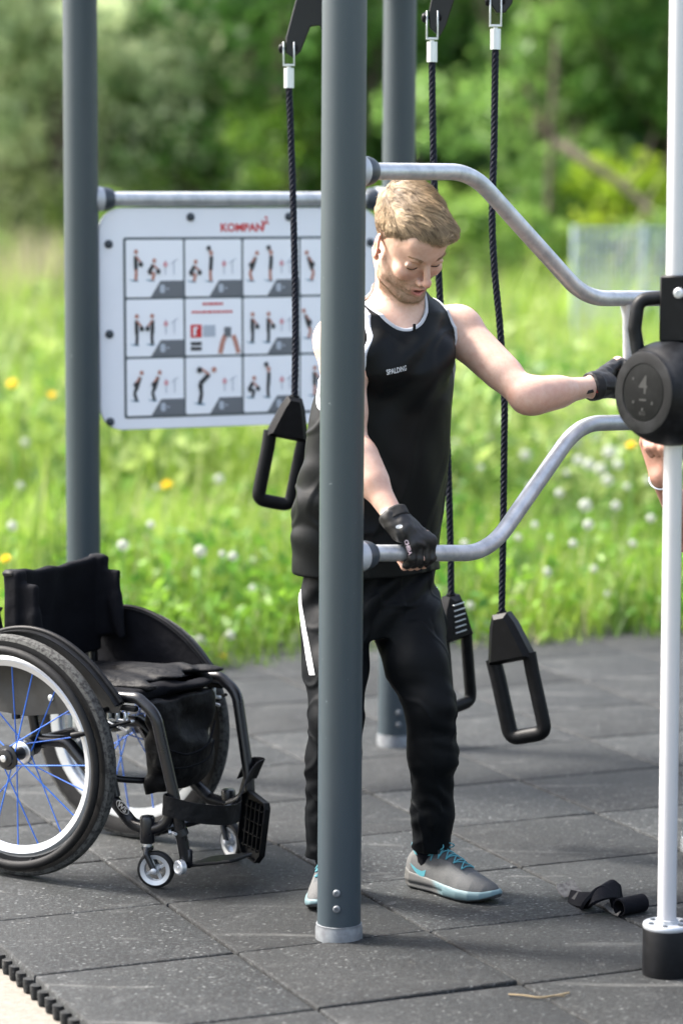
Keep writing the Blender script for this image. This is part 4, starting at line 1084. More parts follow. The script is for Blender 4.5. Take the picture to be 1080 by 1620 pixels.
class Head:
    """head in its own axes: forward, left, up"""
    def __init__(s, C, R, sc=1.0): s.C = np.asarray(C, float); s.R = R; s.sc = sc
    def w(s, f, l, u): return s.C + s.R @ (np.array([f, l, u]) * s.sc)
    def loc(s, P): return ((P - s.C) @ s.R) / s.sc
    def e(s, f, l, u, a, b, c, rot=None):
        R = s.R if rot is None else s.R @ rot
        return f_ell(s.w(f, l, u), np.array([a, b, c]) * s.sc, R)
    def r(s, p, q, r1, r2): return f_rc(s.w(*p), s.w(*q), r1 * s.sc, r2 * s.sc)
    def build(s, F):
        e, r = s.e, s.r
        F.add(e(-.012, 0, .045, .098, .074, .083), .02); F.add(e(.036, 0, .012, .060, .061, .082), .03)
        F.add(e(.034, 0, -.055, .054, .051, .052), .03); F.add(e(.080, 0, -.099, .017, .021, .016), .022)
        for q in (-1, 1):
            F.add(e(.004, q * .046, -.060, .030, .015, .030), .025); F.add(e(.068, q * .042, -.026, .022, .021, .019), .022)
            F.add(r((.018, q * .050, -.082), (.070, q * .022, -.104), .010, .013), .02)
        F.add(r((.092, -.030, .021), (.092, .030, .021), .0075, .0075), .016)
        F.add(e(.080, 0, .055, .022, .048, .035), .03)
        for q in (-1, 1): F.sub(e(.102, q * .030, .001, .014, .018, .011), .014)
        for q in (-1, 1):
            F.add(e(.0795, q * .0315, -.003, .0132, .0150, .0120), .003)
            F.add(r((.086, q * .018, .0035), (.086, q * .046, .003), .0068, .0060), .004)    # lowered upper lid
        F.add(r((.093, 0, .012), (.1165, 0, -.030), .0072, .0088), .010)
        F.add(e(.1185, 0, -.036, .0115, .0100, .0092), .006)
        for q in (-1, 1):
            F.add(e(.106, q * .0125, -.0405, .0115, .0065, .0078), .005); F.sub(e(.112, q * .0062, -.0475, .0050, .0032, .0042), .002)
        F.add(e(.078, 0, -.064, .0235, .029, .025), .014)
        for q in (-1, 1):
            F.add(r((.0925, q * .0215, -.0675), (.1045, q * .004, -.0615), .0030, .0044), .004)
            F.add(r((.0905, q * .0200, -.0730), (.0975, q * .001, -.0835), .0034, .0056), .005)
        F.sub(e(.102, 0, -.0718, .013, .0165, .0064), .002)
        F.add(e(.060, 0, -.071, .028, .02, .012), 0) if False else None
        for q in (-1, 1):
            Rr = np.array(Matrix.Rotation(q * radians(22), 3, 'Z')) @ np.array(Matrix.Rotation(radians(-12), 3, 'Y'))
            F.add(e(-.010, q * .0775, -.010, .0175, .0062, .031, Rr), .008)
            F.sub(e(-.006, q * .0865, -.012, .0095, .0065, .0175, Rr), .005)
            F.add(e(.004, q * .0745, -.016, .004, .0045, .007), .004)
            F.add(e(-.002, q * .0745, -.036, .008, .0045, .009), .006)
        return F
    def colour(s, P, c):
        q = s.loc(P); f, l, u = q.T; al = np.abs(l)
        def g(cf, cl, cu, rf, rl, ru): return np.exp(-(((f - cf) / rf) ** 2 + ((l - cl) / rl) ** 2 + ((u - cu) / ru) ** 2))
        inh = (f > -.12) & (f < .14) & (al < .11) & (u > -.13) & (u < .15)
        red = .55 * g(.122, 0, -.036, .018, .014, .014) + .30 * (g(.085, .04, -.03, .03, .022, .022) + g(.085, -.04, -.03, .03, .022, .022)) + .25 * g(.095, 0, .05, .03, .05, .03)
        ear = np.clip((al - .070) / .006, 0, 1) * (f < .015) * (np.abs(u + .01) < .045)
        red = red + .8 * ear; red = np.clip(red, 0, 1) * inh
        c = c * (1 - red[:, None]) + c * np.array([1.04, .66, .62]) * red[:, None]
        lip = (np.exp(-((u + .0725) / .0120) ** 4) * np.exp(-(l / .0215) ** 4) * (f > .088) * inh)
        c = c * (1 - lip[:, None]) + np.array([.46, .16, .14]) * lip[:, None]
        # mouth inside
        mo = np.exp(-((u + .0718) / .0062) ** 4) * np.exp(-(l / .0160) ** 4) * (f < .0965) * (f > .07) * inh
        c = c * (1 - mo[:, None]) + np.array([.06, .012, .012]) * mo[:, None]
        # stubble: jaw, chin, upper lip
        b = np.clip((-.035 - u + np.clip(.075 - f, -.05, .05) * .35) / .025, 0, 1) * np.clip((f + .002) / .012, 0, 1) * (u > -.14) * (al < .075)
        b = b * (1 - lip) * (1 - .9 * g(.09, 0, -.088, .03, .012, .006)) * (1 - np.clip(-(u + .112) / .02, 0, 1)); b = np.clip(b, 0, 1) * .36
        tex = .75 + .35 * NZ(P, (260, 260, 260)); b = b * tex * inh
        c = c * (1 - b[:, None]) + np.array([.24, .165, .105]) * b[:, None]
        # darker brow shadowless pigment and lid edge
        lid = (g(.094, .032, -.006, .02, .014, .0022) + g(.094, -.032, -.006, .02, .014, .0022)) * inh; lid = np.clip(lid, 0, 1)[:, None] * .55
        c = c * (1 - lid) + np.array([.16, .07, .05]) * lid
        hr = np.clip((u - s.hairline(f, al)) / .006, 0, 1) * inh * .3; hr = hr[:, None]
        c = c * (1 - hr) + np.array([.20, .125, .06]) * hr
        return c
    def hairline(s, f, al):
        return np.interp(f, [-.12, -.06, -.022, -.018, .000, .012, .022, .030, .045, .065, .090, .13], [-.065, -.068, -.050, .018, .012, -.012, -.008, .022, .040, .054, .066, .066]) - .018 * np.clip((al - .045) / .02, 0, 1) * (f > .05)

def hand(C, b, u, n, wrist, side, sgn=1, rbar=.0215, tips=True):
    """hand closed round a bar at C along b. u: from the bar to the knuckles, n: outwards from the back of the hand.
    returns (skin prims, glove prims, tip data)"""
    C = np.asarray(C, float); b, u, n = [np.asarray(v, float) / np.linalg.norm(v) for v in (b, u, n)]
    w_ = np.asarray(wrist, float); rb = rbar; skin = []; glove = []
    L = [1.0, 1.06, 1.0, .86]; rr = [.0102, .0105, .0100, .0088]
    offs = [-.0325, -.0105, .0115, .0320]
    for k in range(4):
        o = b * offs[k] * sgn; l = L[k]; r = rr[k]
        mcp = C + o * .92 + n * (rb + .010) + u * (.030 + .003 * (1 - abs(k - 1.3))) 
        pip = C + o + n * (rb + r * 1.05) * 1.02 - u * .010 * l
        dip = C + o * 1.0 - u * (rb + r * 1.0) * (.98 + .04 * k / 3) + n * .006
        tip = C + o * .96 - n * (rb * .92 + r * .4) * l - u * (rb * .55)
        skin += [(mcp, pip, r * 1.08, r), (pip, dip, r, r * .93), (dip, tip, r * .92, r * .80)]
        mid = pip + (dip - pip) * .72
        glove += [(mcp, pip, r * 1.08 + .0022, r + .0020), (pip, mid, r + .0022, r * .97 + .0026)]
        wp = w_ + b * offs[k] * sgn * .55
        skin.append((wp, mcp, .0155, .0125)); glove.append((wp, mcp, .0175, .0150))
    # thumb leaves the side of the palm by the index and opposes round the other side of the bar
    i_ = b * offs[0] * sgn
    cmc = w_ * .62 + (C + i_ * 1.0 + n * (rb + .006) + u * .03) * .38 + i_ * .35 - n * .008
    tm = C + i_ * 1.55 + u * (rb + .014) - n * .004; tp = C + i_ * 1.25 - n * (rb + .012) + u * .006; tt = C + i_ * .80 - n * (rb + .009) - u * .014
    skin += [(cmc, tm, .0165, .0130), (tm, tp, .0125, .0112), (tp, tt, .0110, .0090)]
    glove += [(cmc, tm, .0185, .0152), (tm, tm + (tp - tm) * .75, .0148, .0135)]
    return skin, glove

# ================================================================== the man in the black vest
Fc = np.array([sin(radians(35)), -cos(radians(35)), 0.]); Lc = np.array([cos(radians(35)), sin(radians(35)), 0.]); Zc = np.array([0, 0, 1.])
TR = np.c_[Lc, -Fc, Zc]
shR, shL = at(534, 536, 6.95), at(722, 520, 7.15)
elR, wrR = at(558, 712, 6.82), at(623, 818, 6.715)
elL, wrL = at(833, 628, 7.00), at(938, 611, 7.12)
nb = at(632, 486, 7.06)
HD = Head((.164, 6.955, 1.667), frame(radians(33), radians(36), radians(7)), 1.045)
cR = bar_pt(652, 875); bR = bar_pt(700, 875) - bar_pt(620, 875); bR[2] = 0; bR /= np.linalg.norm(bR)
nR = np.array([bR[1], -bR[0], 0.])
hpR, hpL = at(540, 905, 7.00), at(628, 905, 7.10)
knR, anR = at(531, 1135, 6.86), at(517, 1352, 6.985)
knL, anL = at(681, 1125, 6.93), at(683, 1350, 7.045)
cL = at(992, 604, bar_pt(992, 604)[1])
B = Sdf()
# torso, built larger below (hidden by the clothes)
B.add(f_ell(at(612, 600, 7.06), (.150, .105, .20), TR), .03)
B.add(f_rc(at(610, 590, 7.06), at(585, 850, 7.07), .105, .095), .05)
B.add(f_rc(nb - Zc * .02, shR + Lc * .02 - Zc * -.004, .056, .052), .05); B.add(f_rc(nb - Zc * .02, shL - Lc * .02, .056, .052), .05)
B.add(f_rc(nb - Zc * .03 + Fc * .02, at(642, 590, 6.98), .06, .06), .05)
for s in (-1, 1): B.add(f_ell(at(627, 570, 7.0) + Lc * s * .07 + Fc * .04, (.075, .04, .055), TR), .04)
# neck with its cords, throat
sk0 = HD.w(-.030, 0, -.050)
B.add(f_rc(sk0, nb - Zc * .01, .056, .060), .03)
for s in (-1, 1): B.add(f_rc(HD.w(-.035, s * .052, -.045), nb + Fc * .052 + Lc * s * .018 - Zc * .035, .014, .010), .022)
B.add(f_rc(HD.w(.035, 0, -.085), nb + Fc * .050 - Zc * .02, .022, .020), .03)
for s in (-1, 1): B.add(f_rc(nb + Fc * .060 + Lc * s * .016 - Zc * .036, (shL if s > 0 else shR) * .62 + nb * .38 + Fc * .035, .0105, .009), .018)
HD.build(B)
# arms
def arm(F, sh, el, wr, out):
    up_ = (el - sh) / np.linalg.norm(el - sh); fo = (wr - el) / np.linalg.norm(wr - el)
    F.add(f_ell(sh + up_ * .012 + out * .004, (.058, .057, .062), TR), .035)
    F.add(f_rc(sh, el, .050, .040), .03)
    m = sh + (el - sh) * .45; bend = -(fo + up_ * -1); bend = np.cross(np.cross(up_, fo), up_); bend /= np.linalg.norm(bend) + 1e-9
    F.add(f_rc(sh + (el - sh) * .30 + bend * .014, sh + (el - sh) * .66 + bend * .012, .035, .033), .03)
    F.add(f_rc(sh + (el - sh) * .28 - bend * .014, sh + (el - sh) * .62 - bend * .010, .034, .030), .03)
    F.add(f_rc(el + fo * .02, wr, .043, .0245), .025)
    F.add(f_rc(el + fo * .03 + bend * .006, el + (wr - el) * .45, .041, .036), .03)
    F.add(f_ell(el - bend * .010, (.034, .034, .034)), .02)
arm(B, shR, elR, wrR, -Lc); arm(B, shL, elL, wrL, Lc)
skR, glR = hand(cR, bR, (0, 0, 1.), nR, wrR, 1, sgn=-1)
vb = np.array([0, 0, 1.]); uL = np.array([-.93, -.22, .05]); nL = np.array([-.30, .95, 0]); nL = nL - uL * (uL @ nL) / (uL @ uL)
skL, glL = hand(cL, vb, uL, nL, wrL, -1, sgn=-1, rbar=.0145)
for sk_ in (skR, skL):
    for (a, b_, r1, r2) in sk_: B.add(f_rc(a, b_, r1, r2), .007 if r1 < .0125 else .014)
# pelvis and legs inside the trousers
B.add(f_ell(at(584, 905, 7.07), (.130, .085, .09), TR), .03)
for h_, k_, a_ in ((hpR, knR, anR), (hpL, knL, anL)):
    B.add(f_rc(h_ + [0, .01, 0], k_ + [0, .012, 0], .058, .036), .02); B.add(f_rc(k_ + [0, .012, 0], a_, .036, .028), .01)
def skin_colour(P):
    c = np.tile(SKIN, (len(P), 1)); v = .11 * NZ(P, (14, 14, 14)) + .08 * NZ(P, (45, 45, 45), 3); c = c * (1 + v[:, None] * np.array([.5, 1, 1.1]))
    c = HD.colour(P, c)
    for el_ in (elR, elL):
        g = np.exp(-(((P - el_) ** 2).sum(1)) / .05 ** 2)[:, None] * .35; c = c * (1 - g) + c * np.array([1.05, .78, .74]) * g
    for cc in (cR, cL):
        g = np.exp(-(((P - cc) ** 2).sum(1)) / .05 ** 2)[:, None] * .5; c = c * (1 - g) + c * np.array([1.05, .72, .68]) * g
    return c
man = sculpt('person', B, M['skin'], None, .0026, skin_colour, it=1, lam=.4)
tag(man, 'man in black sleeveless vest and trousers looking down with both gloved hands on the bars', 'person')

# ---- hair
HS = Sdf(); e = HD.e
HS.add(e(-.014, 0, .049, .1010, .0765, .0855), .01); HS.add(e(.014, .006, .082, .080, .062, .050), .03); HS.add(e(.062, .018, .086, .040, .048, .028), .02)
HS.add(e(.084, .036, .084, .024, .030, .016), .02); HS.add(e(-.045, 0, .096, .05, .048, .038), .03)
def hcut(P):
    q = HD.loc(P); return (HD.hairline(q[:, 0], np.abs(q[:, 1])) + .003 - q[:, 2]) * .9 + .0025 * NZ(P, (150, 150, 150))
HCAP = Sdf(); HCAP.ops = list(HS.ops); HCAP.cut(hcut, .006)
def grooves(P):
    q = HD.loc(P); a = q[:, 1] * .75 - q[:, 0] * .35
    return .0035 + .0008 * np.sin(a * 420 + 5 * NZ(P, (28, 28, 28))) + .003 * NZ(P, (38, 38, 38), 4)
HCAP.warp(grooves)
def hair_col(P):
    t = .5 + .5 * NZ(P, (70, 70, 70)); q = HD.loc(P); return (np.array([.035, .022, .013]) * (1 - t[:, None]) + np.array([.11, .075, .045]) * t[:, None])
hair = sculpt('hair', HCAP, M['hair'], man, .0022, hair_col, it=0)
def grad(F, P, h=.002):
    return np.stack([F(P + d) - F(P - d) for d in np.eye(3) * h], 1) / (2 * h)
def strands(F, P, D, lens, lift0, lift1, w0, w1, n=7, seed=0, wave=.0):
    """strands grown over the level sets of F; returns verts, faces, colour factor"""
    r = np.random.default_rng(seed); N_ = len(P); path = [P.copy()]; p = P.copy(); d = D / (np.linalg.norm(D, axis=1)[:, None] + 1e-9)
    for k in range(1, n):
        t = k / (n - 1); g = grad(F, p); g /= np.linalg.norm(g, axis=1)[:, None] + 1e-9
        d = d - g * (d * g).sum(1)[:, None] * .9
        d += wave * np.stack([NZ(p, (45, 45, 45), 10 * j + 1) for j in range(3)], 1); d /= np.linalg.norm(d, axis=1)[:, None] + 1e-9
        p = p + d * (lens / (n - 1))[:, None]
        v = F(p); g = grad(F, p); g /= np.linalg.norm(g, axis=1)[:, None] + 1e-9
        target = lift0 + (lift1 - lift0) * t
        p = p + g * np.clip(target - v, -.004, .004)[:, None]
        path.append(p.copy())
    path = np.stack(path, 1)          # N,n,3
    T = np.gradient(path, axis=1); T /= np.linalg.norm(T, axis=2)[..., None] + 1e-9
    up_ = np.array([.3, .2, .93]); S_ = np.cross(T, up_); S_ /= np.linalg.norm(S_, axis=2)[..., None] + 1e-9; U_ = np.cross(S_, T)
    w = (w0 + (w1 - w0) * np.linspace(0, 1, n) ** 1.5)[None, :, None]
    V = np.stack([path + w * (cos(a) * S_ + sin(a) * U_) for a in (0.5, 0.5 + 2 * pi / 3, .5 + 4 * pi / 3)], 2)   # N,n,3,3
    V = V.reshape(-1, 3); base = (np.arange(N_) * n * 3)[:, None, None, None]; kk = (np.arange(n - 1) * 3)[None, :, None, None]; q = np.array([[0, 1, 4, 3], [1, 2, 5, 4], [2, 0, 3, 5]])[None, None]
    Q = (base + kk + q).reshape(-1, 4); return V, Q
r_ = np.random.default_rng(4)
def scalp_pts(n_):
    v = r_.normal(size=(int(n_ * 2.6), 3)); v /= np.linalg.norm(v, axis=1)[:, None]
    q = np.array([-.010, 0, .055]) + v * np.array([.10, .08, .088]); P = HD.C + (q * HD.sc) @ HD.R.T
    for _ in range(4):
        g = grad(HS, P); g /= np.linalg.norm(g, axis=1)[:, None]; P = P - g * HS(P)[:, None]
    q = HD.loc(P); al = np.abs(q[:, 1]); ok = (q[:, 2] > HD.hairline(q[:, 0], al) + .004) & (q[:, 2] > -.08)
    P = P[ok][:n_]; return P, HD.loc(P)
def flow(P, q, seed=0):
    top = np.clip((q[:, 2] - .040) / .035, 0, 1) * np.clip(1.3 - np.abs(q[:, 1]) / .075, 0, 1)
    cl = np.stack([NZ(P, (30, 30, 30), 20 * j + 5) for j in range(3)], 1)
    dt = np.array([.72, .62, .05]) + cl * .45; ds = np.stack([np.full(len(q), .28), np.sign(q[:, 1]) * .1, np.full(len(q), -.95)], 1) + cl * .25
    bk2 = np.clip((-.03 - q[:, 0]) / .04, 0, 1)[:, None]; db = np.array([-.25, .1, -.95]) + cl * .25
    return (dt * top[:, None] + (ds * (1 - bk2) + db * bk2) * (1 - top[:, None])) @ HD.R.T, top
def grow(F, P, D, lens, lift, n=8, wave=.2):
    path = [P.copy()]; p = P.copy(); d = D / (np.linalg.norm(D, axis=1)[:, None] + 1e-9)
    for k in range(1, n):
        g = grad(F, p); g /= np.linalg.norm(g, axis=1)[:, None] + 1e-9
        d = d - g * (d * g).sum(1)[:, None] * .85; d += wave * np.stack([NZ(p, (45, 45, 45), 10 * j + 1) for j in range(3)], 1); d /= np.linalg.norm(d, axis=1)[:, None] + 1e-9
        p = p + d * (lens / (n - 1))[:, None]; v = F(p); g = grad(F, p); g /= np.linalg.norm(g, axis=1)[:, None] + 1e-9
        p = p + g * np.clip(lift * (k / (n - 1)) ** .8 - v, -.005, .005)[:, None]; path.append(p.copy())
    return np.stack(path, 1)
def tubes(path, w0, w1):
    N_, n = path.shape[:2]; T = np.gradient(path, axis=1); T /= np.linalg.norm(T, axis=2)[..., None] + 1e-9
    S_ = np.cross(T, np.array([.3, .2, .93])); S_ /= np.linalg.norm(S_, axis=2)[..., None] + 1e-9; U_ = np.cross(S_, T)
    w = (w0 + (w1 - w0) * np.linspace(0, 1, n) ** 1.6)[None, :, None]
    V = np.stack([path + w * (cos(a) * S_ + sin(a) * U_) for a in (0.5, 0.5 + 2 * pi / 3, .5 + 4 * pi / 3)], 2).reshape(-1, 3)
    base = (np.arange(N_) * n * 3)[:, None, None, None]; kk = (np.arange(n - 1) * 3)[None, :, None, None]; q = np.array([[0, 1, 4, 3], [1, 2, 5, 4], [2, 0, 3, 5]])[None, None]
    return V, (base + kk + q).reshape(-1, 4)
def tuft_hair(name, P, q, ng, lens0, lift0, nseg, w0, w1, seed, D=None, top=None, parent=None, clump=.75):
    r = np.random.default_rng(seed); gi = r.choice(len(P), ng, replace=False)
    if D is None: D, top = flow(P, q)
    gl = lens0[gi] * r.uniform(.7, 1.3, ng); glift = lift0[gi] * r.uniform(.55, 1.25, ng)
    Dg = D[gi] + r.normal(0, .16, (ng, 3)); G = grow(HS, P[gi], Dg, gl, glift, nseg)
    near = np.empty(len(P), int)
    for i in range(0, len(P), 2000): near[i:i + 2000] = (((P[i:i + 2000, None] - P[gi][None]) ** 2).sum(2)).argmin(1)
    own = grow(HS, P, D, gl[near] * r.uniform(.8, 1.1, len(P)), glift[near] * r.uniform(.4, 1.1, len(P)), nseg)
    t = np.linspace(0, 1, nseg)[None, :, None] ** 1.1 * clump; path = own * (1 - t) + G[near] * t
    V, Q = tubes(path, w0, w1)
    tone = np.clip(.50 + .38 * NZ(P @ HD.R, (14, 120, 60), 3) + (r.normal(0, .12, ng))[near] + r.normal(0, .16, len(P)), 0, 1)[:, None]
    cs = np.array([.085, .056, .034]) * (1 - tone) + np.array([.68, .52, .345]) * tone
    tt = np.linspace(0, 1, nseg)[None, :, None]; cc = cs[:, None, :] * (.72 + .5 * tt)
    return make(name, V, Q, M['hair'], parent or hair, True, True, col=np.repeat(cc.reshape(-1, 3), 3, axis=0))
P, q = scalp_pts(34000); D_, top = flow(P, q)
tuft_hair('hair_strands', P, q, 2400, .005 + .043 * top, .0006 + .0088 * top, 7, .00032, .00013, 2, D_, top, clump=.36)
n_ = 2200; ff = r_.uniform(.060, .098, n_); ll = r_.uniform(-.045, .055, n_); q0 = np.stack([ff, ll, r_.uniform(.080, .106, n_) - (ff - .07) * .4], 1)
P = HD.C + (q0 * HD.sc) @ HD.R.T
for _ in range(4):
    g = grad(HS, P); g /= np.linalg.norm(g, axis=1)[:, None]; P = P - g * HS(P)[:, None]
D_ = (np.array([.60, .75, -.40]) + .35 * np.stack([NZ(P, (40, 40, 40), 8 * j) for j in range(3)], 1)) @ HD.R.T
tuft_hair('fringe', P, q0, 160, np.full(n_, .030), np.full(n_, .007), 8, .00036, .00014, 3, D_, None, clump=.55)
# a few stray hairs lifting off the crown
P, q = scalp_pts(160); ok = q[:, 2] > .09; P = P[ok]; q = q[ok]; D_, top = flow(P, q)
tuft_hair('stray_hair', P, q, len(P), np.full(len(P), .03), np.full(len(P), .016), 8, .0004, .00015, 5, D_, top, clump=0)
# ---- beard and eyebrows: short fine hairs standing on the skin
def face_hair(name, q0, dirs, ln, w, ca, cb, seed, parent=None):
    P = HD.C + (q0 * HD.sc) @ HD.R.T
    for _ in range(8):
        g = grad(B, P, .001); g /= np.linalg.norm(g, axis=1)[:, None] + 1e-9; P = P - g * B(P)[:, None] * .8
    D = dirs @ HD.R.T; r = np.random.default_rng(seed); D = D + r.normal(0, .28, D.shape) + g * .55; D /= np.linalg.norm(D, axis=1)[:, None]
    L_ = ln * r.uniform(.6, 1.2, (len(P), 1)); pts = np.stack([P - D * .0008, P + D * L_ * .55, P + D * L_ - g * L_ * .25], 1)
    S_ = np.cross(D, g); S_ /= np.linalg.norm(S_, axis=1)[:, None] + 1e-9; U_ = np.cross(S_, D); V = []
    for j, ww in enumerate((w, w * .8, w * .25)):
        for a in (0, 2.1, 4.2): V.append(pts[:, j] + ww * (cos(a) * S_ + sin(a) * U_))
    V = np.stack(V, 1).reshape(-1, 3); base = (np.arange(len(P)) * 9)[:, None, None]
    q = np.array([[0, 1, 4, 3], [1, 2, 5, 4], [2, 0, 3, 5], [3, 4, 7, 6], [4, 5, 8, 7], [5, 3, 6, 8]])[None]
    t = r.uniform(0, 1, (len(P), 1)); cs = np.asarray(ca) * (1 - t) + np.asarray(cb) * t
    return make(name, V, (base + q).reshape(-1, 4), M['hair'], parent or man, True, True, col=np.repeat(cs, 9, axis=0))
r = np.random.default_rng(8); n_ = 26000
q0 = np.stack([r.uniform(.0, .105, n_), r.uniform(-.07, .07, n_), r.uniform(-.128, -.03, n_)], 1)
al = np.abs(q0[:, 1]); edge = -.040 + np.clip(.075 - q0[:, 0], -.05, .06) * .45 - .3 * np.clip(.03 - al, 0, .03)
keep = (q0[:, 2] < edge) & ~((np.abs(q0[:, 2] + .0705) < .0125) & (al < .024) & (q0[:, 0] > .07)); keep &= (r.uniform(0, 1, n_) < np.clip(.35 + (-.055 - q0[:, 2]) / .03 + (al < .03) * .3, .25, 1))
q0 = q0[keep]; q0 = q0[np.abs(q0[:, 1]) < .066]; face_hair('beard', q0, np.tile([.35, 0, -.9], (len(q0), 1)), .0030 + 0 * q0[:, :1], .00018, (.20, .13, .075), (.44, .33, .22), 3)
q0 = []; dq = []
for s in (-1, 1):
    for k in range(170):
        t = r.uniform(0, 1); q0.append((.098 - .012 * t, s * (.017 + .034 * t), .0235 + .006 * sin(t * 2.4) + r.uniform(-.0022, .0022) * (1.2 - t))); dq.append((-.1, s * .9, .25 - .5 * t))
face_hair('eyebrows', np.array(q0), np.array(dq), .0075, .00036, (.26, .165, .09), (.42, .28, .17), 5)
# ---- lashes along the lowered lids, teeth
mb = MB()
for s in (-1, 1):
    L_ = [HD.w(.0935 - .004 * abs(t) - .003 * max(0, t), s * (.032 + .0135 * t), -.0068 - .0016 * (1 - t * t)) for t in np.linspace(-1, 1, 9)]
    L_ = march(B, np.array(L_) + HD.R @ np.array([.02, 0, 0]), -(HD.R @ np.array([1, 0, 0])), 20, .0003)
    m2 = MB(); m2.tube(L_, [.0006] + [.0015] * 7 + [.0006], 6); ls = m2.build('eyelashes', M['lash'], man)
mb = MB()
for k in range(-3, 4): mb.box(HD.w(.0935 - abs(k) * .0014, k * .0046, -.0672), (.004, .0042, .0048), HD.R @ np.array(Matrix.Rotation(k * .1, 3, 'Z')), .0009)
mb.build('teeth', M['teeth'], man)

# ---- vest
Sh = Sdf(); OFF = .0065
lv = [(500, 618, .150, .100), (540, 612, .178, .118), (600, 607, .182, .126), (660, 601, .200, .132), (720, 594, .207, .136), (770, 586, .212, .139), (830, 580, .211, .139), (880, 578, .207, .138), (912, 581, .208, .138)]
zs = [at(c, y, 7.06)[2] for y, c, a, b in lv]; Cn = [at(c, y, 7.06)[:2] for y, c, a, b in lv]
Sh.add(f_loft(zs, Cn, [a for *_, a, b in lv], [b for *_, a, b in lv], R2=radians(35)), .02)
Sh.add(f_ell(at(612, 600, 7.06), np.array([.150, .105, .20]) + OFF, TR), .05)
Sh.add(f_rc(nb - Zc * .02, shR + Lc * .02, .056 + OFF, .053 + OFF), .05); Sh.add(f_rc(nb - Zc * .02, shL - Lc * .02, .056 + OFF, .053 + OFF), .05)
Sh.add(f_rc(nb - Zc * .03 + Fc * .02, at(642, 590, 6.98), .06 + OFF, .06 + OFF), .05)
for s in (-1, 1): Sh.add(f_ell(at(627, 570, 7.0) + Lc * s * .07 + Fc * .04, np.array([.075, .04, .055]) + OFF, TR), .04)
for s_, j_ in ((-1, shR), (1, shL)): Sh.add(f_ell(j_ + Lc * s_ * .002 - Zc * .012, np.array([.058, .057, .062]) + OFF, TR), .035)
Sh.add(f_rc(sk0, nb - Zc * .01, .056 + OFF, .060 + OFF), .03)
def shirt_fold(P):
    q = (P - np.array([.09, 7.06, 0])) @ TR; x, y, z = q.T; t = np.clip((1.42 - z) / .5, 0, 1)
    d = .0075 * t * np.sin(x * 38 + z * 9 + 3.2 * NZ(P, (4, 4, 2))) * NZ(P, (5, 5, 3), 3)
    d += .006 * t * NZ(P, (9, 9, 3.2), 5) + .004 * NZ(P, (15, 15, 8), 11)
    g = np.exp(-((z - 1.0) / .16) ** 2) * np.clip(-x / .12, 0, 1)       # drag lines at the hip
    d += .0038 * g * np.sin((z * 1.0 + x * .9) * 60 + 2 * NZ(P, (8, 8, 8)))
    g = np.exp(-((z - 1.36) / .10) ** 2)
    d += .0060 * g * np.sin((z * .8 - x * .9) * 55 + 2 * NZ(P, (8, 8, 8), 6))
    d += -.0052 * np.clip(1 - np.abs(NZ(P, (7, 7, 3.5), 27)) * 8, 0, 1) * t - .0038 * np.clip(1 - np.abs(NZ(P, (6, 6, 8), 37)) * 9, 0, 1)
    return d
Sh.warp(shirt_fold)
neck_ell = f_ell(at(627, 464, 6.99), (.072, .102, .098), TR)[0]
def armhole(j, side, inner, cf, rf, rz, dz, tilt):
    def f(P):
        q = (P - j) @ TR; l = q[:, 0] * side; y = q[:, 1] + cf; z = q[:, 2] - dz
        k = np.sqrt((y / rf) ** 2 + (z / rz) ** 2); e = (k - 1) * min(rf, rz)
        return smax(e, -(l + inner + tilt * q[:, 2]) * .95, .02)
    return f
armR = armhole(shR, -1, .030, .010, .090, .135, -.035, .30); armL = armhole(shL, 1, .052, .0, .088, .130, -.030, .22)
neckF = lambda P: np.minimum(neck_ell(P), np.maximum(nb[2] + .062 - P[:, 2], np.sqrt(((P[:, :2] - nb[:2]) ** 2).sum(1)) - .13))
def cuts(P): return np.minimum(np.minimum(neckF(P), armR(P)), armL(P))
base_ops = list(Sh.ops)
Sh.cut(lambda P: -cuts(P), .002)
zh = at(580, 908, 7.0)[2]
Sh.cut(lambda P: (zh + .006 * NZ(P, (7, 7, 0)) - P[:, 2]), .004)
vest = sculpt('vest', Sh, M['shirt'], man, .0034)
Trm = Sdf(); Trm.ops = list(base_ops); Trm.warp(lambda P: np.full(len(P), -.0012)); Trm.cut(lambda P: -cuts(P), .001); Trm.cut(lambda P: cuts(P) - .0095, .001)
Trm.cut(lambda P: -(Bs(P) + .004), .001)
Bs = Sdf(); Bs.ops = [o for o in base_ops[:-1]]
Bs_off = lambda P: 0
Trm.ops[-1] = ('c', lambda P: -(Bs(P) + .012), .001)
sculpt('white_piping', Trm, M['trim'], vest, .0022)
# small dark microphone-like tab of the piping end at the collar
mb = MB(); c = march(Sh, [at(655, 520, 6.8)], at(655, 520, 6.9) - np.array([0, 0, EYE]), 30, .002)[0]; mb.box(c, (.008, .004, .024), TR, .001); mb.build('collar_tab', M['shirt'], vest)
exw = np.array([.80, .50, .19]); exw /= np.linalg.norm(exw); eyw = np.array([-.10, -.10, .98])
decal_text(Sh, 'SPALDING', .0185, march(Sh, [at(628, 586, 6.7)], at(628, 586, 6.7) - np.array([0, 0, EYE]), 40)[0], exw * .62, eyw, -Fc, 'chest_lettering', M['white_print'], vest, bold=.0004)
# hem print: a row of tiny white strokes
mb = MB()
V = []; Fs = []
for k in range(9):
    x0 = 475 + k * 3.3; q4 = [at(x0, 882, 6.9), at(x0 + 2.1, 882.4, 6.9), at(x0 + 2.1, 885.6, 6.9), at(x0, 885.2, 6.9)]
    n0 = len(V); V += q4; Fs.append((n0, n0 + 3, n0 + 2, n0 + 1))
V = np.array(V); d = V - np.array([0, 0, EYE]); pass
decal_px(Sh, [(684, 687, 846), (682, 688, 856), (683, 689, 866), (685, 688, 874)], 7.1, 'side_emblem', M['white_print'], vest)

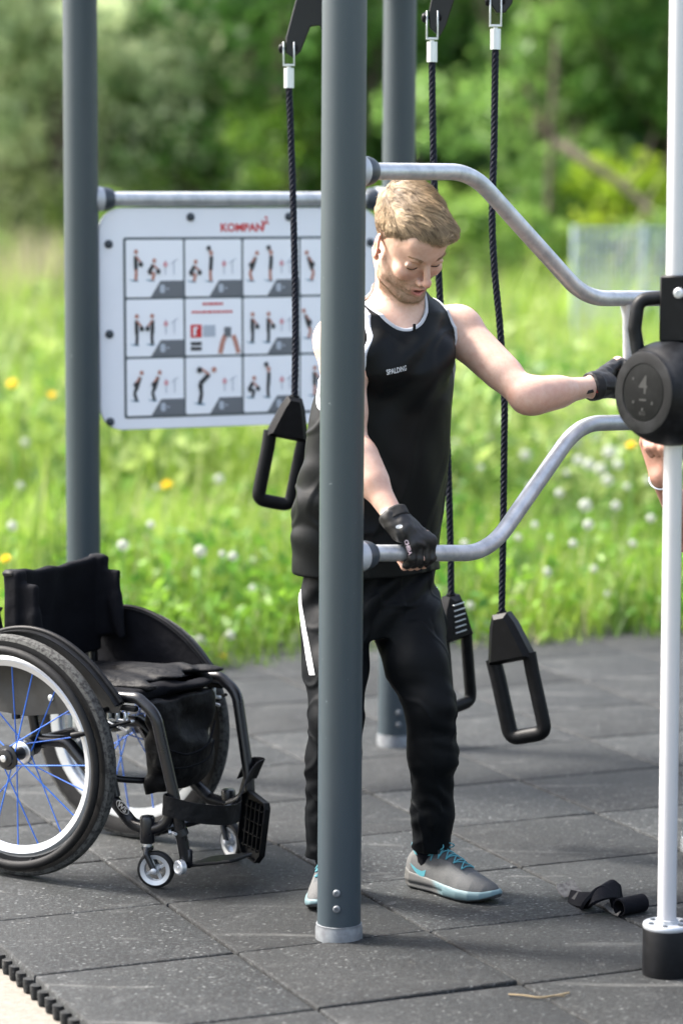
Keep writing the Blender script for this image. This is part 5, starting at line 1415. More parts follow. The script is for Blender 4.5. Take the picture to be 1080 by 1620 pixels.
# ---- trousers
Pt = Sdf()
hz = [(880, 580, .175, .112), (920, 583, .186, .122), (960, 586, .188, .126), (1000, 588, .178, .120)]
Pt.add(f_loft([at(c, y, 7.06)[2] for y, c, a, b in hz], [at(c, y, 7.06)[:2] for y, c, a, b in hz], [a for *_, a, b in hz], [b for *_, a, b in hz], R2=radians(30)), .03)
tR = [at(530, 985, 6.99), at(531, 1060, 6.93), at(531, 1135, 6.88), at(528, 1200, 6.90), at(520, 1290, 6.955), at(516, 1360, 6.985)]
rR = [.088, .080, .066, .064, .056, .053]
tL = [at(645, 985, 7.05), at(660, 1050, 6.985), at(679, 1118, 6.94), at(684, 1195, 6.965), at(684, 1285, 7.01), at(683, 1352, 7.045)]
rL = [.094, .080, .060, .062, .054, .047]
for T_, R_l in ((tR, rR), (tL, rL)):
    for k in range(5): Pt.add(f_rc(T_[k], T_[k + 1], R_l[k], R_l[k + 1]), .02)
def pant_fold(P):
    z = P[:, 2]; d = .003 * NZ(P, (10, 10, 6), 2) + .002 * NZ(P, (22, 22, 18), 8) - .0042 * np.clip(1 - np.abs(NZ(P, (7, 7, 10), 17)) * 9, 0, 1) - .0030 * np.clip(1 - np.abs(NZ(P, (11, 11, 5), 23)) * 9, 0, 1)
    for T_, s_ in ((tR, 0), (tL, 1)):
        c = T_[3]; r2 = ((P[:, 0] - c[0]) ** 2 + (P[:, 1] - c[1]) ** 2)
        m = np.exp(-r2 / .12 ** 2)
        a = np.arctan2(P[:, 1] - c[1], P[:, 0] - c[0])
        zz = z + .035 * np.cos(a - .9) * 1.0 + .012 * NZ(P, (9, 9, 9), 4)
        d += .0026 * m * np.clip(NZ(P, (12, 12, 12), 30 + s_) * 2.0 + .05, 0, 1) * np.sin(zz * 135 + 2.5 * NZ(P, (7, 7, 7), 3)) * np.clip((.62 - z) / .15, 0, 1)
        d += .0018 * m * np.exp(-((z - .13) / .04) ** 2) * np.sin(zz * 150)
        d += .0028 * m * np.sin(a * 2.0 + z * 13 + 2.5 * NZ(P, (5, 5, 3), 14 + s_)) * np.clip((.80 - z) / .2, 0, 1)
    g = np.exp(-((z - .80) / .09) ** 2); d += .006 * g * np.sin((P[:, 0] * .9 - z * .9) * 75 + 2 * NZ(P, (7, 7, 7), 2))
    return d
Pt.warp(pant_fold)
zc = .100
Pt.cut(lambda P: (zc + .01 * NZ(P, (9, 9, 0), 3)) - P[:, 2], .004)
trs = sculpt('trousers', Pt, M['pants'], man, .0036)
decal_px(Pt, [(472, 474, 905), (472.5, 475.5, 925), (472, 477, 955), (475.5, 482, 985), (480, 488, 1015), (484, 493, 1042), (489, 498, 1068)], 6.95, 'white_stripe', M['white_print'], trs, nu=5, lift=.0026)
decal_px(Pt, [(686, 690, 912), (688, 692, 920), (690, 693, 930)], 7.1, 'white_stripe', M['white_print'], trs, nu=3)

# ---- gloves
def glove(pr_, name, wr, el, tabtext, tabcol, side):
    G = Sdf()
    for (a, b_, r1, r2) in pr_: G.add(f_rc(a, b_, r1, r2), .006 if r1 < .0155 else .014)
    fo = (wr - el) / np.linalg.norm(wr - el)
    G.add(f_rc(wr - fo * .026, wr + fo * .034, .0345, .0310), .012)
    G.warp(lambda P: .0012 * NZ(P, (90, 90, 90), 3) + .0011 * np.sin(NZ(P, (26, 26, 26), 5) * 9))
    g0 = wr - fo * .024; G.cut(lambda P: (g0 - P) @ fo, .003)
    go = sculpt(name, G, M['glove'], man, .0022)
    # wrist strap
    St = Sdf(); St.add(f_rc(wr - fo * .020, wr + fo * .004, .0375, .0360), .002); St.warp(lambda P: .0008 * NZ(P, (90, 90, 90), 1))
    St.cut(lambda P: np.abs((P - wr + fo * .008) @ fo) - .0135, .002); sculpt('wrist_strap', St, M['glove_pad'], go, .0022)
    return G, go
GR, gRo = glove(glR, 'glove', wrR + (cR + Zc * .03 - wrR) * .12, elR, '', None, -1)
GL, gLo = glove(glL, 'glove', wrL + (cL - wrL) * .08, elL, '', None, 1)
# strap tab with its pale oval, and the maker's lettering along the side of the back
dv = np.array(at(640, 850, 6.7)) - np.array([0, 0, EYE]); dv /= np.linalg.norm(dv); rx_ = np.array([1, 0, 0.]); ry_ = np.cross(rx_, dv); ry_ = -ry_ if ry_[2] < 0 else ry_
def rot2(a): return rx_ * cos(a) + ry_ * sin(a), -rx_ * sin(a) + ry_ * cos(a)
def decal_shape(F, out, px, py, D0, ang, name, m, parent, lift=.0018, cen=True):
    e1, e2 = rot2(ang); c = at(px, py, D0); V = np.array([c] + [c + e1 * x + e2 * y for x, y in out]) - dv * .12; V = march(F, V, dv, 40, lift); n = len(out)
    return make(name, V, [(0, 1 + k, 1 + (k + 1) % n) for k in range(n)], m, parent, smooth=False)
tabF = lambda P: np.minimum(GR(P), np.linalg.norm(P - (wrR), axis=1) - .0) if False else GR(P)
0 and decal_shape(GR, rrect(.036, .017, .006), 640, 832, 6.62, radians(12), 'strap_tab', M['glove_pad'], gRo, .0050)
ov = [(.0085 * cos(a), .0048 * sin(a)) for a in np.linspace(0, 2 * pi, 17)[:-1]]
decal_shape(GR, ov, 631, 833, 6.62, radians(14), 'strap_emblem', M['galv'], gRo, .0062)
e1, e2 = rot2(radians(-72))
V, Fs = text_mesh('CHIBA', .0128, bold=.0006); c = at(645, 866, 6.62); W = c + V[:, :1] * e1 + V[:, 1:2] * e2 - dv * .1; W = march(GR, W, dv, 40, .0024); make('glove_lettering', W, Fs, M['pinkprint'], gRo, smooth=False)
mb = MB(); a_ = at(931, 620, 7.02); mb.box(march(B, [a_], a_ - np.array([0, 0, EYE]), 30, .002)[0], (.024, .003, .0085), np.array(Matrix.Rotation(radians(-12), 3, 'Y')), .001); tb = mb.build('pull_tab', M['glove_pad'], gLo)
a_ = at(944, 617, 7.0); V, Fs = text_mesh('PULL', .0075, bold=.0003); e1, e2 = rot2(radians(8)); W = a_ + V[:, :1] * e1 + V[:, 1:2] * e2 - dv * .1; W = march(GL, W, dv, 40, .0035); make('tab_lettering', W, Fs, M['red_print'], gLo, smooth=False)

# ---- running shoes
def shoe(heel, toe, side, cuff):
    heel = np.array([*heel, 0.]); toe = np.array([*toe, 0.]); d = toe - heel; Ls = np.linalg.norm(d); d /= Ls; lt = np.cross([0, 0, 1.], d); Rr = np.c_[d, lt, [0, 0, 1.]]
    k = Ls / .285
    def loc(P): return ((P - heel) @ Rr) / k
    X = [-.004, .008, .03, .07, .11, .16, .20, .235, .262, .280, .288]
    WL = [.006, .024, .034, .033, .033, .042, .047, .045, .036, .020, .004]; YC = [0, 0, .0, 0, .002 * side, .004 * side, .004 * side, .002 * side, -.003 * side, -.007 * side, -.009 * side]
    ZB = [.012, .006, .001, .0, .0, .0, .0, .002, .007, .014, .018]; ZT = [.056, .052, .046, .042, .038, .035, .032, .031, .031, .033, .034]
    HT = [.048, .082, .100, .106, .110, .093, .072, .058, .047, .034, .027]
    def out(q): return np.abs(q[:, 1] - np.interp(q[:, 0], X, YC)) - np.interp(q[:, 0], X, WL)
    def ends(q): return np.maximum(-.006 - q[:, 0], q[:, 0] - .289)
    class O: pass
    lo_ = heel + np.min([Rr @ v for v in ((-.02, -.07, -.01), (.31, -.07, -.01), (-.02, .07, .15), (.31, .07, .15))], axis=0) - .02; hi_ = heel + np.max([Rr @ v for v in ((-.02, -.07, -.01), (.31, -.07, -.01), (-.02, .07, .15), (.31, .07, .15))], axis=0) + .02
    def sole(P):
        q = loc(P); o = out(q) - .0035 * np.exp(-((q[:, 2] - .018) / .014) ** 2) + .004 * np.exp(-((q[:, 2] - .014) / .006) ** 2) * (q[:, 0] < .15) * (q[:, 0] > .0)
        z = np.maximum(np.interp(q[:, 0], X, ZB) - q[:, 2], q[:, 2] - np.interp(q[:, 0], X, ZT)); return smax(smax(o, z, .010), ends(q), .01) * k * .8
    def upper(P):
        q = loc(P); h = np.interp(q[:, 0], X, HT); w_ = np.interp(q[:, 0], X, WL) * .97; z = np.maximum(q[:, 2] - .018, 0)
        y = q[:, 1] - np.interp(q[:, 0], X, YC); hh = np.maximum(h - .018, .004)
        rr_ = (np.abs(y / w_) ** 2.3 + np.abs(z / hh) ** 2.3) ** (1 / 2.3); dd_ = (rr_ - 1) * np.minimum(w_, hh) * .85
        dd_ = smax(dd_, .012 - q[:, 2], .004); dd_ = smax(dd_, ends(q), .012)
        c = (q - np.array([.062, 0, .116])) / np.array([.046, .026, .036]); kk = np.sqrt((c ** 2).sum(1)); dd_ = smax(dd_, -(kk - 1) * .026, .004)
        return (dd_ + .0003 * NZ(P, (60, 60, 60))) * k * .85
    def ucol(P):
        q = loc(P); x, y, z = q.T; c = np.tile([.078, .080, .080], (len(P), 1)) * (1 + .10 * NZ(P, (30, 30, 30)))[:, None]
        t = np.clip((x - .20) / .07, 0, 1)[:, None]; c = c * (1 - t * .25)
        m_ = ((np.abs(y) < .025) & (x > .070) & (x < .212) & (z > .045))[:, None] * .78; c = c * (1 - m_) + np.array([.03, .036, .042]) * m_
        m_ = np.exp(-((x - .282) / .010) ** 2)[:, None] * .85; c = c * (1 - m_) + np.array([.022, .024, .026]) * m_
        return c
    def scol(P):
        q = loc(P); x, y, z = q.T; t = np.clip((x - .115 + (z - .02) * 1.0) / .02, 0, 1)[:, None]
        teal = np.array([.095, .155, .17]) * (1 + .25 * NZ(P, (20, 20, 20)))[:, None]; gry = np.tile([.075, .075, .072], (len(P), 1))
        hv = np.exp(-((x - .085) / .035) ** 2)[:, None] * (np.clip((.030 - z) / .01, 0, 1))[:, None] * .75; gry = gry * (1 - hv) + np.array([.035, .037, .04]) * hv
        teal = teal * (1 - .35 * np.clip((.018 - z) / .01, 0, 1)[:, None]); c = gry * (1 - t) + teal * t; m_ = np.clip((.0065 + np.interp(x, X, ZB) - z) / .002, 0, 1)[:, None]; return c * (1 - m_) + np.array([.02, .021, .022]) * m_
    so_ = sculpt('shoe', upper, M['shoe'], man, .0022, ucol, bounds=(lo_, hi_))
    sculpt('sole', sole, M['midsole'], so_, .0022, scol, bounds=(lo_, hi_))
    W = lambda x, y, z: heel + Rr @ (np.array([x, y, z]) * k)
    # collar lining edge in teal, tongue, laces
    rim_ = []
    for a in np.linspace(0, 2 * pi, 29)[:-1]:
        x = .062 + .045 * cos(a); y = .0255 * sin(a); z = .0975 + .006 * cos(2 * a) + (.006 if cos(a) < -.5 else 0) - .004 * abs(sin(a)); rim_.append(W(x, y, z))
    m2 = MB(); m2.tube(rim_, .0034, 8, closed=True); m2.build('collar_lining', M['lace'], so_)
    m2 = MB(); m2.prism([(-.022, -.03), (.022, -.03), (.026, .018), (.015, .030), (.004, .026), (-.006, .031), (-.017, .028), (-.026, .014)], W(.112, 0, .116), lt, (Rr @ np.array([-.35, 0, .94])), .007, .002); m2.build('tongue', M['glove_pad'], so_)
    def onup(x, y, lift=.0015):
        p = W(x, y, .16); p = march(upper, [p], (0, 0, -1.), 40, lift)[0]; return p
    for j in range(5):
        x0 = .096 + j * .0245; w_ = .027 - j * .0012; z_ = 0
        m2 = MB(); m2.tube([onup(x0, t * w_, .0028) for t in np.linspace(-1, 1, 7)], .0019, 6); m2.build('lace', M['lace'], so_)
        if j < 4:
            m2 = MB(); m2.tube([onup(x0 + .0245 * (t + 1) / 2, t * w_, .0042) for t in np.linspace(-1, 1, 7)], .0017, 6); m2.build('lace', M['lace'], so_)
            m2 = MB(); m2.tube([onup(x0 + .0245 * (t + 1) / 2, -t * w_, .0042) for t in np.linspace(-1, 1, 7)], .0017, 6); m2.build('lace', M['lace'], so_)
    for s in (-1, 1):
        c = onup(.112, 0, .003); m2 = MB(); m2.tube(spline([c, c + d * .008 + lt * s * .010 + [0, 0, .010], c + d * .020 + lt * s * .020 + [0, 0, .006], c + d * .012 + lt * s * .022 + [0, 0, -.002], c], 5), .0016, 6); m2.build('lace_bow', M['lace'], so_)
    # curved teal flash on the side of the heel
    for s in (-1, 1):
        rows = [(.030, .064, .0005), (.040, .056, .004), (.055, .047, .007), (.070, .043, .009), (.080, .046, .009), (.084, .054, .002)]
        V = []
        for x, z, h in rows:
            for u in (0, 1): V.append(W(x, s * .07, z + (u - .5) * h * 1.6))
        V = march(upper, V, -lt * s, 50, .0010); Fs = [(2 * i, 2 * i + 1, 2 * i + 3, 2 * i + 2) for i in range(5)]; make('side_flash', V, Fs, M['lace'], so_)
    # sock / ankle filling the collar
    m2 = MB(); m2.tube([W(.066, 0, .060), W(.066, 0, .100), W(.066, 0, .13)], [.030, .034, .034], 16); m2.build('sock', M['cloth_black'], so_)
    return so_
shoe((.176, 7.092), (.390, 6.886), -1, anL); shoe((-.030, 7.075), (-.052, 6.800), 1, anR)
# ------------------------------------------------------------------ meadow and woodland
M['grass'] = mat('grass_blade', (.10, .2, .02), .5, attr=True, trans=.45, spec=.3)
M['leaf'] = mat('leaf', (.06, .12, .02), .5, attr=True, trans=.5, spec=.3)
M['bark'] = mat('bark', (.10, .075, .055), .9, noise=(8, (.05, .04, .03), .4, .7), bump=(30, .8, .02))
M['dandy'] = mat('dandelion_yellow', (.85, .60, .01), .6)
M['clock'] = mat('seed_head_white', (.40, .42, .38), .9, trans=.3)
M['stem'] = mat('flower_stem', (.12, .22, .05), .6)
def deck_far(X):
    """distance of the far deck edge at X"""
    return np.interp(X, [-3, -1.2, -.45, .2, 1.2, 3], [9.6, 10.05, 10.25, 10.75, 11.15, 11.8])
def blades(N, y0, y1, hlo, hhi, w, seed, power=1.0, side=1.35, cfun=None, seg=3, bend=.5):
    r = np.random.default_rng(seed)
    y = y0 + (y1 - y0) * r.uniform(0, 1, N) ** power; x = r.uniform(-1, 1, N) * (y * .123 * side + .9)
    ok = y > deck_far(x) + r.uniform(-.06, .1, N); x, y = x[ok], y[ok]; N = len(x)
    P2 = np.stack([x, y, np.zeros(N)], 1); patch = NZ(P2, (.9, .9, 1)) ; p2 = NZ(P2, (.5, .35, 1), 7); p3 = NZ(P2, (2.6, 2.6, 1), 11)
    h = (hlo + (hhi - hlo) * r.uniform(0, 1, N) ** 1.4) * (1 + .55 * patch + .35 * p2) * np.where(r.uniform(0, 1, N) < .04, 1.6, 1)
    h *= np.clip((y - deck_far(x)) / .5 + .25, .25, 1)
    a = r.uniform(0, 2 * pi, N); d = np.stack([np.cos(a), np.sin(a), np.zeros(N)], 1); s_ = np.stack([-np.sin(a), np.cos(a), np.zeros(N)], 1)
    b = h * r.uniform(.15, 1.0, N) * bend; ww = w * r.uniform(.6, 1.5, N); rows = []
    for k in range(seg + 1):
        t = k / seg; c = P2 + d * (b * t ** 2)[:, None] + np.array([0, 0, 1.]) * (h * (t - .18 * t * t * (b / h)))[:, None]; c[:, 2] -= .05
        f_ = (ww * (1 - t ** 1.8) + .0004)[:, None] * .5; rows += [c - s_ * f_, c + s_ * f_]
    V = np.stack(rows, 1).reshape(-1, 3); n_ = 2 * (seg + 1)
    q = np.array([[2 * k, 2 * k + 1, 2 * k + 3, 2 * k + 2] for k in range(seg)])
    Q = ((np.arange(N) * n_)[:, None, None] + q[None]).reshape(-1, 4)
    c = cfun(patch, p2, p3, r, N); return V, Q, np.repeat(c, n_, axis=0)
def meadow_col(patch, p2, p3, r, N):
    t = np.clip(.48 + .75 * p2 + .45 * patch + r.normal(0, .18, N), 0, 1)[:, None]
    c = np.array([.10, .18, .016]) * (1 - t) + np.array([.29, .42, .06]) * t
    dry = (r.uniform(0, 1, N) < .06 + .30 * np.clip(p2 + p3 * .5 - .1, 0, 1))[:, None]; c = np.where(dry, np.array([.33, .32, .18]), c)
    dk = np.clip(-p3 * 1.7 - .12, 0, .8)[:, None]; return c * (1 - dk) + np.array([.025, .085, .012]) * dk
parts = [blades(54000, 9.6, 16, .16, .42, .0088, 1, 1.25, 2.2, meadow_col), blades(40000, 15.5, 26, .32, .75, .016, 2, 1.1, 2.1, meadow_col, 2), blades(40000, 25, 48, .45, .90, .034, 3, 1.0, 2.0, meadow_col, 2)]
off = 0; Vs, Qs, Cs = [], [], []
for V, Q, c in parts: Vs.append(V); Qs.append(Q + off); Cs.append(c); off += len(V)
o = make('grass', np.concatenate(Vs), np.concatenate(Qs), M['grass'], None, True, True, col=np.concatenate(Cs)); tag(o, 'long bright meadow grass growing beyond the rubber floor', 'grass', kind='stuff')
# broad-leaved weeds among the grass
def leaf_cloud(P, size, r, c, up=.4, asp=.55):
    N = len(P); n = r.normal(size=(N, 3)); n[:, 2] += up; n /= np.linalg.norm(n, axis=1)[:, None]
    a = r.normal(size=(N, 3)); e1 = np.cross(n, a); e1 /= np.linalg.norm(e1, axis=1)[:, None]; e2 = np.cross(n, e1)
    s = (size * r.uniform(.6, 1.4, N))[:, None]; V = np.stack([P - e1 * s * .5, P + e2 * s * asp * .5 + n * s * .06, P + e1 * s * .5, P - e2 * s * asp * .5 + n * s * .06], 1).reshape(-1, 3)
    return V, np.arange(4 * N).reshape(-1, 4), np.repeat(c, 4, axis=0)
r = np.random.default_rng(21)
cx = r.uniform(-1, 1, 460); cy = 10.3 + 13 * r.uniform(0, 1, 460) ** 1.4; cx = cx * (cy * .16 + .5); ok = cy > deck_far(cx) + .05; cx, cy = cx[ok], cy[ok]
K = 34; P = np.stack([np.repeat(cx, K), np.repeat(cy, K), np.zeros(len(cx) * K)], 1) + np.clip(r.normal(size=(len(cx) * K, 3)), -1.6, 1.6) * np.array([.09, .09, 0]); P[:, 2] = r.uniform(.02, .26, len(P)) * np.repeat(r.uniform(.5, 1.3, len(cx)), K)
t = np.repeat(r.uniform(0, 1, (len(cx), 1)), K, axis=0); c = np.array([.045, .14, .018]) * (1 - t) + np.array([.16, .29, .03]) * t
V, Q, c = leaf_cloud(P, .062, r, c); o = make('weeds', V, Q, M['grass'], None, True, True, col=c); tag(o, 'broad leaved weeds between the meadow grass', 'weeds', kind='stuff')

cx = r.uniform(-1, 1, 900); cy = 15 + 30 * r.uniform(0, 1, 900) ** 1.1; cx = cx * (cy * .15 + .5)
K = 26; P = np.stack([np.repeat(cx, K), np.repeat(cy, K), np.zeros(len(cx) * K)], 1) + np.clip(r.normal(size=(len(cx) * K, 3)), -1.6, 1.6) * np.array([.26, .26, 0]); P[:, 2] = r.uniform(.12, .72, len(P)) * np.repeat(r.uniform(.5, 1.25, len(cx)), K)
t = np.repeat(r.uniform(0, 1, (len(cx), 1)), K, axis=0); c = np.array([.05, .15, .02]) * (1 - t) + np.array([.32, .40, .12]) * t
V, Q, c = leaf_cloud(P, .12, r, c); o = make('tall_weeds', V, Q, M['grass'], None, True, True, col=c); tag(o, 'taller clumps of leafy weeds in the far half of the meadow', 'weeds', kind='stuff')
# dandelions in flower and in seed, each a plant of its own
def dandelion(kind, h, rad):
    t = thing('dandelion', '', 'flower', (0, 0, 0))
    mb = MB(); mb.tube([(0, 0, -.03), (.01, 0, h * .5), (.004, .004, h)], .003, 6); mb.build('stem', M['stem'], t)
    mb = MB(); rr = np.random.default_rng(int(h * 1000))
    if kind == 'yellow':
        for k in range(46):
            a = k * 2.4; e = .15 + 1.1 * (k / 46); d = np.array([cos(a) * cos(e), sin(a) * cos(e), sin(e)]); s_ = np.cross(d, [0, 0, 1.]); s_ /= np.linalg.norm(s_); c = np.array([.004, .004, h]); q = .0035
            mb.add([c - s_ * q * .5, c + d * rad * .9 - s_ * q, c + d * rad + s_ * q * .2, c + s_ * q * .5], [(0, 1, 2, 3)])
        mb.lathe([(.001, -.008), (rad * .35, -.003), (rad * .5, .004), (rad * .3, .009), (.001, .011)], (.004, .004, h), (0, 0, 1), 14)
        mb.build('flower_head', M['dandy'], t, smooth=False)
    else:
        for k in range(130):
            z_ = 1 - 2 * (k + .5) / 130; a = k * 2.39996; q_ = sqrt(1 - z_ * z_); d = np.array([cos(a) * q_, sin(a) * q_, z_]); s_ = np.cross(d, [.3, .1, 1.]); s_ /= np.linalg.norm(s_); u_ = np.cross(d, s_); c = np.array([.004, .004, h]) + d * rad; q = rad * .18
            mb.add([c - s_ * q, c - u_ * q, c + s_ * q, c + u_ * q], [(0, 1, 2, 3)])
        mb.lathe([(.001, -.006), (.006, 0), (.001, .006)], (.004, .004, h), (0, 0, 1), 10)
        mb.build('seed_head', M['clock'], t, smooth=False)
    return t
protoY = [dandelion('yellow', .30, .024)]; protoW = [dandelion('white', .34, .034)]
usedp = set()
def put(kind, x, y, z, s, label, group):
    p = (protoY if kind == 'y' else protoW)[0]
    o = p if kind not in usedp else copy_tree(p); usedp.add(kind)
    h0 = .30 if kind == 'y' else .34
    o.location = (x, y, z - h0 * s); o.scale = (s, s, s); o.rotation_euler = (0, 0, random.uniform(0, 6)); tag(o, label, 'flower', group)
# flowers measured in the photograph: pixel centre, size in pixels -> distance from size
YF = [((22, 611), 24, 'yellow dandelion flower far left beside the left steel post'), ((83, 628), 18, 'paler yellow dandelion between the picture edge and left post'), ((266, 771), 24, 'yellow dandelion flower below the exercise sign'), ((8, 888), 22, 'yellow dandelion just above the wheelchair backrest'), ((355, 1040), 16, 'small yellow flower by the edge of the rubber floor'), ((995, 708), 22, 'yellow flower beneath the kettlebell in the meadow')]
for (px, py), sz, lab in YF:
    zt_ = .42 if py > 740 else .80
    D = min(24, max(gr(px, py, zt_)[1], deck_far(gr(px, py, zt_)[0]) + .3))
    q = at(px, py, D); put('y', q[0], q[1], q[2], .048 * 0 + (sz * D / 4400) / .048, lab, None)
WF = [((32, 768), 22), ((20, 832), 24), ((196, 863), 22), ((186, 910), 20), ((364, 1005), 22), ((316, 872), 22), ((352, 876), 18), ((368, 880), 20), ((348, 758), 16), ((248, 771), 12), ((830, 720), 22), ((770, 690), 22), ((862, 745), 26), ((905, 700), 30), ((930, 735), 34), ((960, 760), 24), ((940, 690), 26), ((885, 780), 24), ((975, 800), 20), ((925, 800), 22), ((850, 640), 18), ((800, 590), 14), ((744, 958), 24), ((760, 1005), 20), ((905, 860), 16), ((820, 850), 20), ((890, 680), 22), ((962, 716), 24), ((600, 640), 16), ((1030, 820), 18), ((865, 905), 16), ((960, 940), 15), ((735, 860), 16), ((875, 715), 20), ((915, 728), 24), ((948, 742), 22), ((895, 748), 18), ((978, 735), 22), ((840, 770), 16), ((990, 770), 18), ((1000, 860), 16), ((930, 830), 18), ((760, 740), 14), ((845, 830), 14), ((985, 690), 20), ((1025, 760), 18), ((720, 700), 12), ((870, 850), 14), ((940, 900), 16), ((40, 700), 14), ((110, 820), 14), ((400, 930), 14), ((240, 830), 14)]
for k, ((px, py), sz) in enumerate(WF):
    hz2 = .40 + .10 * ((k * 7) % 5) / 5; D = max(gr(px, py, hz2)[1], deck_far(gr(px, py, hz2)[0]) + .35); D = min(D, 24); q = at(px, py, D)
    put('w', q[0], q[1], q[2], (sz * D / 4400) / .068 * (.5 + .45 * ((k * 37) % 11) / 11), 'white dandelion seed head standing in the meadow grass beyond the rubber floor', 'white dandelion seed heads in the meadow')
# a larger pale seed head close to the deck
q = at(310, 1022, 10.75); put('w', q[0], q[1], q[2], 1.25, 'largest pale seed head at the deck edge behind the wheelchair wheel', None)

# ------------------------------------------------------------------ trees and shrubs
def tree(name, label, x, y, H, R, n, ca, cb, size, seed, trunk=.12, base=.12, group=None, lobes=26, cat='tree', tw=.35):
    r = np.random.default_rng(seed); t = thing(name, label, cat, (x, y, 0), group=group)
    L = []; 
    for k in range(lobes):
        a = r.uniform(0, 2 * pi); z = base * H + (1 - base) * H * r.uniform(0, 1) ** .9; f = sqrt(max(.05, 1 - ((z / H - .45) / .62) ** 2)); q = R * f * r.uniform(.25, .95)
        L.append((q * cos(a), q * sin(a), z, R * r.uniform(.20, .42), r.uniform(0, 1)))
    L = np.array(L); li = r.integers(0, lobes, n); d = r.normal(size=(n, 3)); d /= np.linalg.norm(d, axis=1)[:, None]
    rad = L[li, 3] * r.uniform(.35, 1.08, n) ** .6; P = L[li, :3] + d * rad[:, None] * np.array([1.15, 1.15, .8]); P[:, 2] += .0
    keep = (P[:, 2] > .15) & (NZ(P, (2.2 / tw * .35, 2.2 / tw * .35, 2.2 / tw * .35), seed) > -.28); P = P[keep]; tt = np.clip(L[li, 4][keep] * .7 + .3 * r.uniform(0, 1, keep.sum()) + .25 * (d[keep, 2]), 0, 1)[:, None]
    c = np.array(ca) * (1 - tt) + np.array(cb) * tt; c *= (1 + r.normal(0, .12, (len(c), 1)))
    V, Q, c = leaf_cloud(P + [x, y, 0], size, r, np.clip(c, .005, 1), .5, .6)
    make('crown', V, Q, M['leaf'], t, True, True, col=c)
    mb = MB(); top = H * .8
    tp = spline([(x, y, -.1), (x + r.uniform(-.1, .1), y, H * .3), (x + r.uniform(-.3, .3), y + r.uniform(-.2, .2), H * .55), (x + r.uniform(-.4, .4), y, top)], 6)
    mb.tube(tp, np.linspace(trunk, trunk * .25, len(tp)), 10)
    for k in range(9):
        i = r.integers(4, len(tp) - 3); e = L[r.integers(0, lobes), :3] + [x, y, 0]; m_ = (tp[i] + e) / 2 + [0, 0, -.1 * R]
        mb.tube(spline([tp[i], m_, e], 5), np.linspace(trunk * .38, trunk * .08, 11), 7)
    mb.build('trunk', M['bark'], t); return t
DG, MG, LG, PG = (.040, .105, .024), (.050, .105, .020), (.13, .22, .03), (.17, .215, .085)
G1 = 'trees along the far edge of the meadow'
tree('willow_shrub', 'pale grey-green willow shrub at far left of the wood edge', -6.0, 42.5, 6.5, 2.6, 9000, (.16, .25, .09), (.55, .64, .36), .15, 31, group=G1)
tree('willow_shrub', 'pale willow shrub rising behind the left steel post', -4.1, 42, 5.8, 2.2, 9000, (.16, .26, .09), (.60, .68, .42), .14, 32, group=G1)
tree('willow_shrub', 'silvery green willow shrub behind the exercise sign', -2.3, 42.5, 4.8, 1.8, 8000, (.15, .25, .09), (.60, .68, .44), .13, 33, group=G1)
tree('broadleaf_tree', 'dark broadleaf tree standing between the sign and the near post', -1.0, 43, 9.0, 3.0, 9000, DG, (.12, .27, .05), .19, 34, group=G1)
tree('shrub', 'bright green low shrub below the dark tree beside the sign', -.75, 40.5, 3.1, 1.4, 6500, (.05, .13, .015), (.16, .27, .03), .12, 35, group=G1, cat='shrub')
tree('broadleaf_tree', 'dark green tree behind the head of the man', 1.0, 42, 9.0, 3.0, 9000, DG, (.11, .24, .045), .19, 36, group=G1)
tree('broadleaf_tree', 'mid green tree right of the hanging rope handles', 2.7, 39, 8.5, 2.6, 11000, (.055, .14, .028), (.24, .40, .10), .17, 37, group=G1)
tree('broadleaf_tree', 'tall mid green tree behind the mesh fence panel', 4.5, 38.5, 8.0, 2.6, 11000, (.055, .14, .028), (.24, .40, .10), .17, 38, group=G1)
tree('broadleaf_tree', 'leafy tree at far right of the wood edge', 6.6, 38, 8.5, 2.8, 9000, (.03, .07, .012), (.09, .16, .035), .17, 39, group=G1)
0 and tree('broadleaf_tree', 'x', -8.3, 40, 9, 3.2, 9000, (.03, .07, .012), (.11, .16, .05), .18, 40, group=G1)
tree('shrub', 'lime green shrub glowing above the mesh fence panel', 3.7, 37, 2.25, 1.05, 3800, (.26, .40, .03), (.52, .66, .06), .10, 41, group=G1, cat='shrub')
tree('shrub', 'light green shrub in the meadow left of the mesh fence', 2.2, 40, 1.9, 1.4, 5000, (.08, .17, .02), (.22, .33, .05), .10, 42, group=G1, cat='shrub')
tree('shrub', 'green shrub low behind the head and shoulder of the man', .75, 40.5, 2.0, 1.4, 4500, (.04, .11, .015), (.13, .24, .03), .10, 43, group=G1, cat='shrub')
tree('shrub', 'dull green shrub at the foot of the leftmost willow', -5.4, 41, 1.9, 1.7, 5000, (.06, .10, .03), (.19, .23, .09), .11, 44, group=G1, cat='shrub')
tree('shrub', 'green shrub behind the lower left corner of the sign rail', -3.0, 41, 1.9, 1.6, 5000, (.04, .10, .015), (.14, .22, .04), .11, 45, group=G1, cat='shrub')
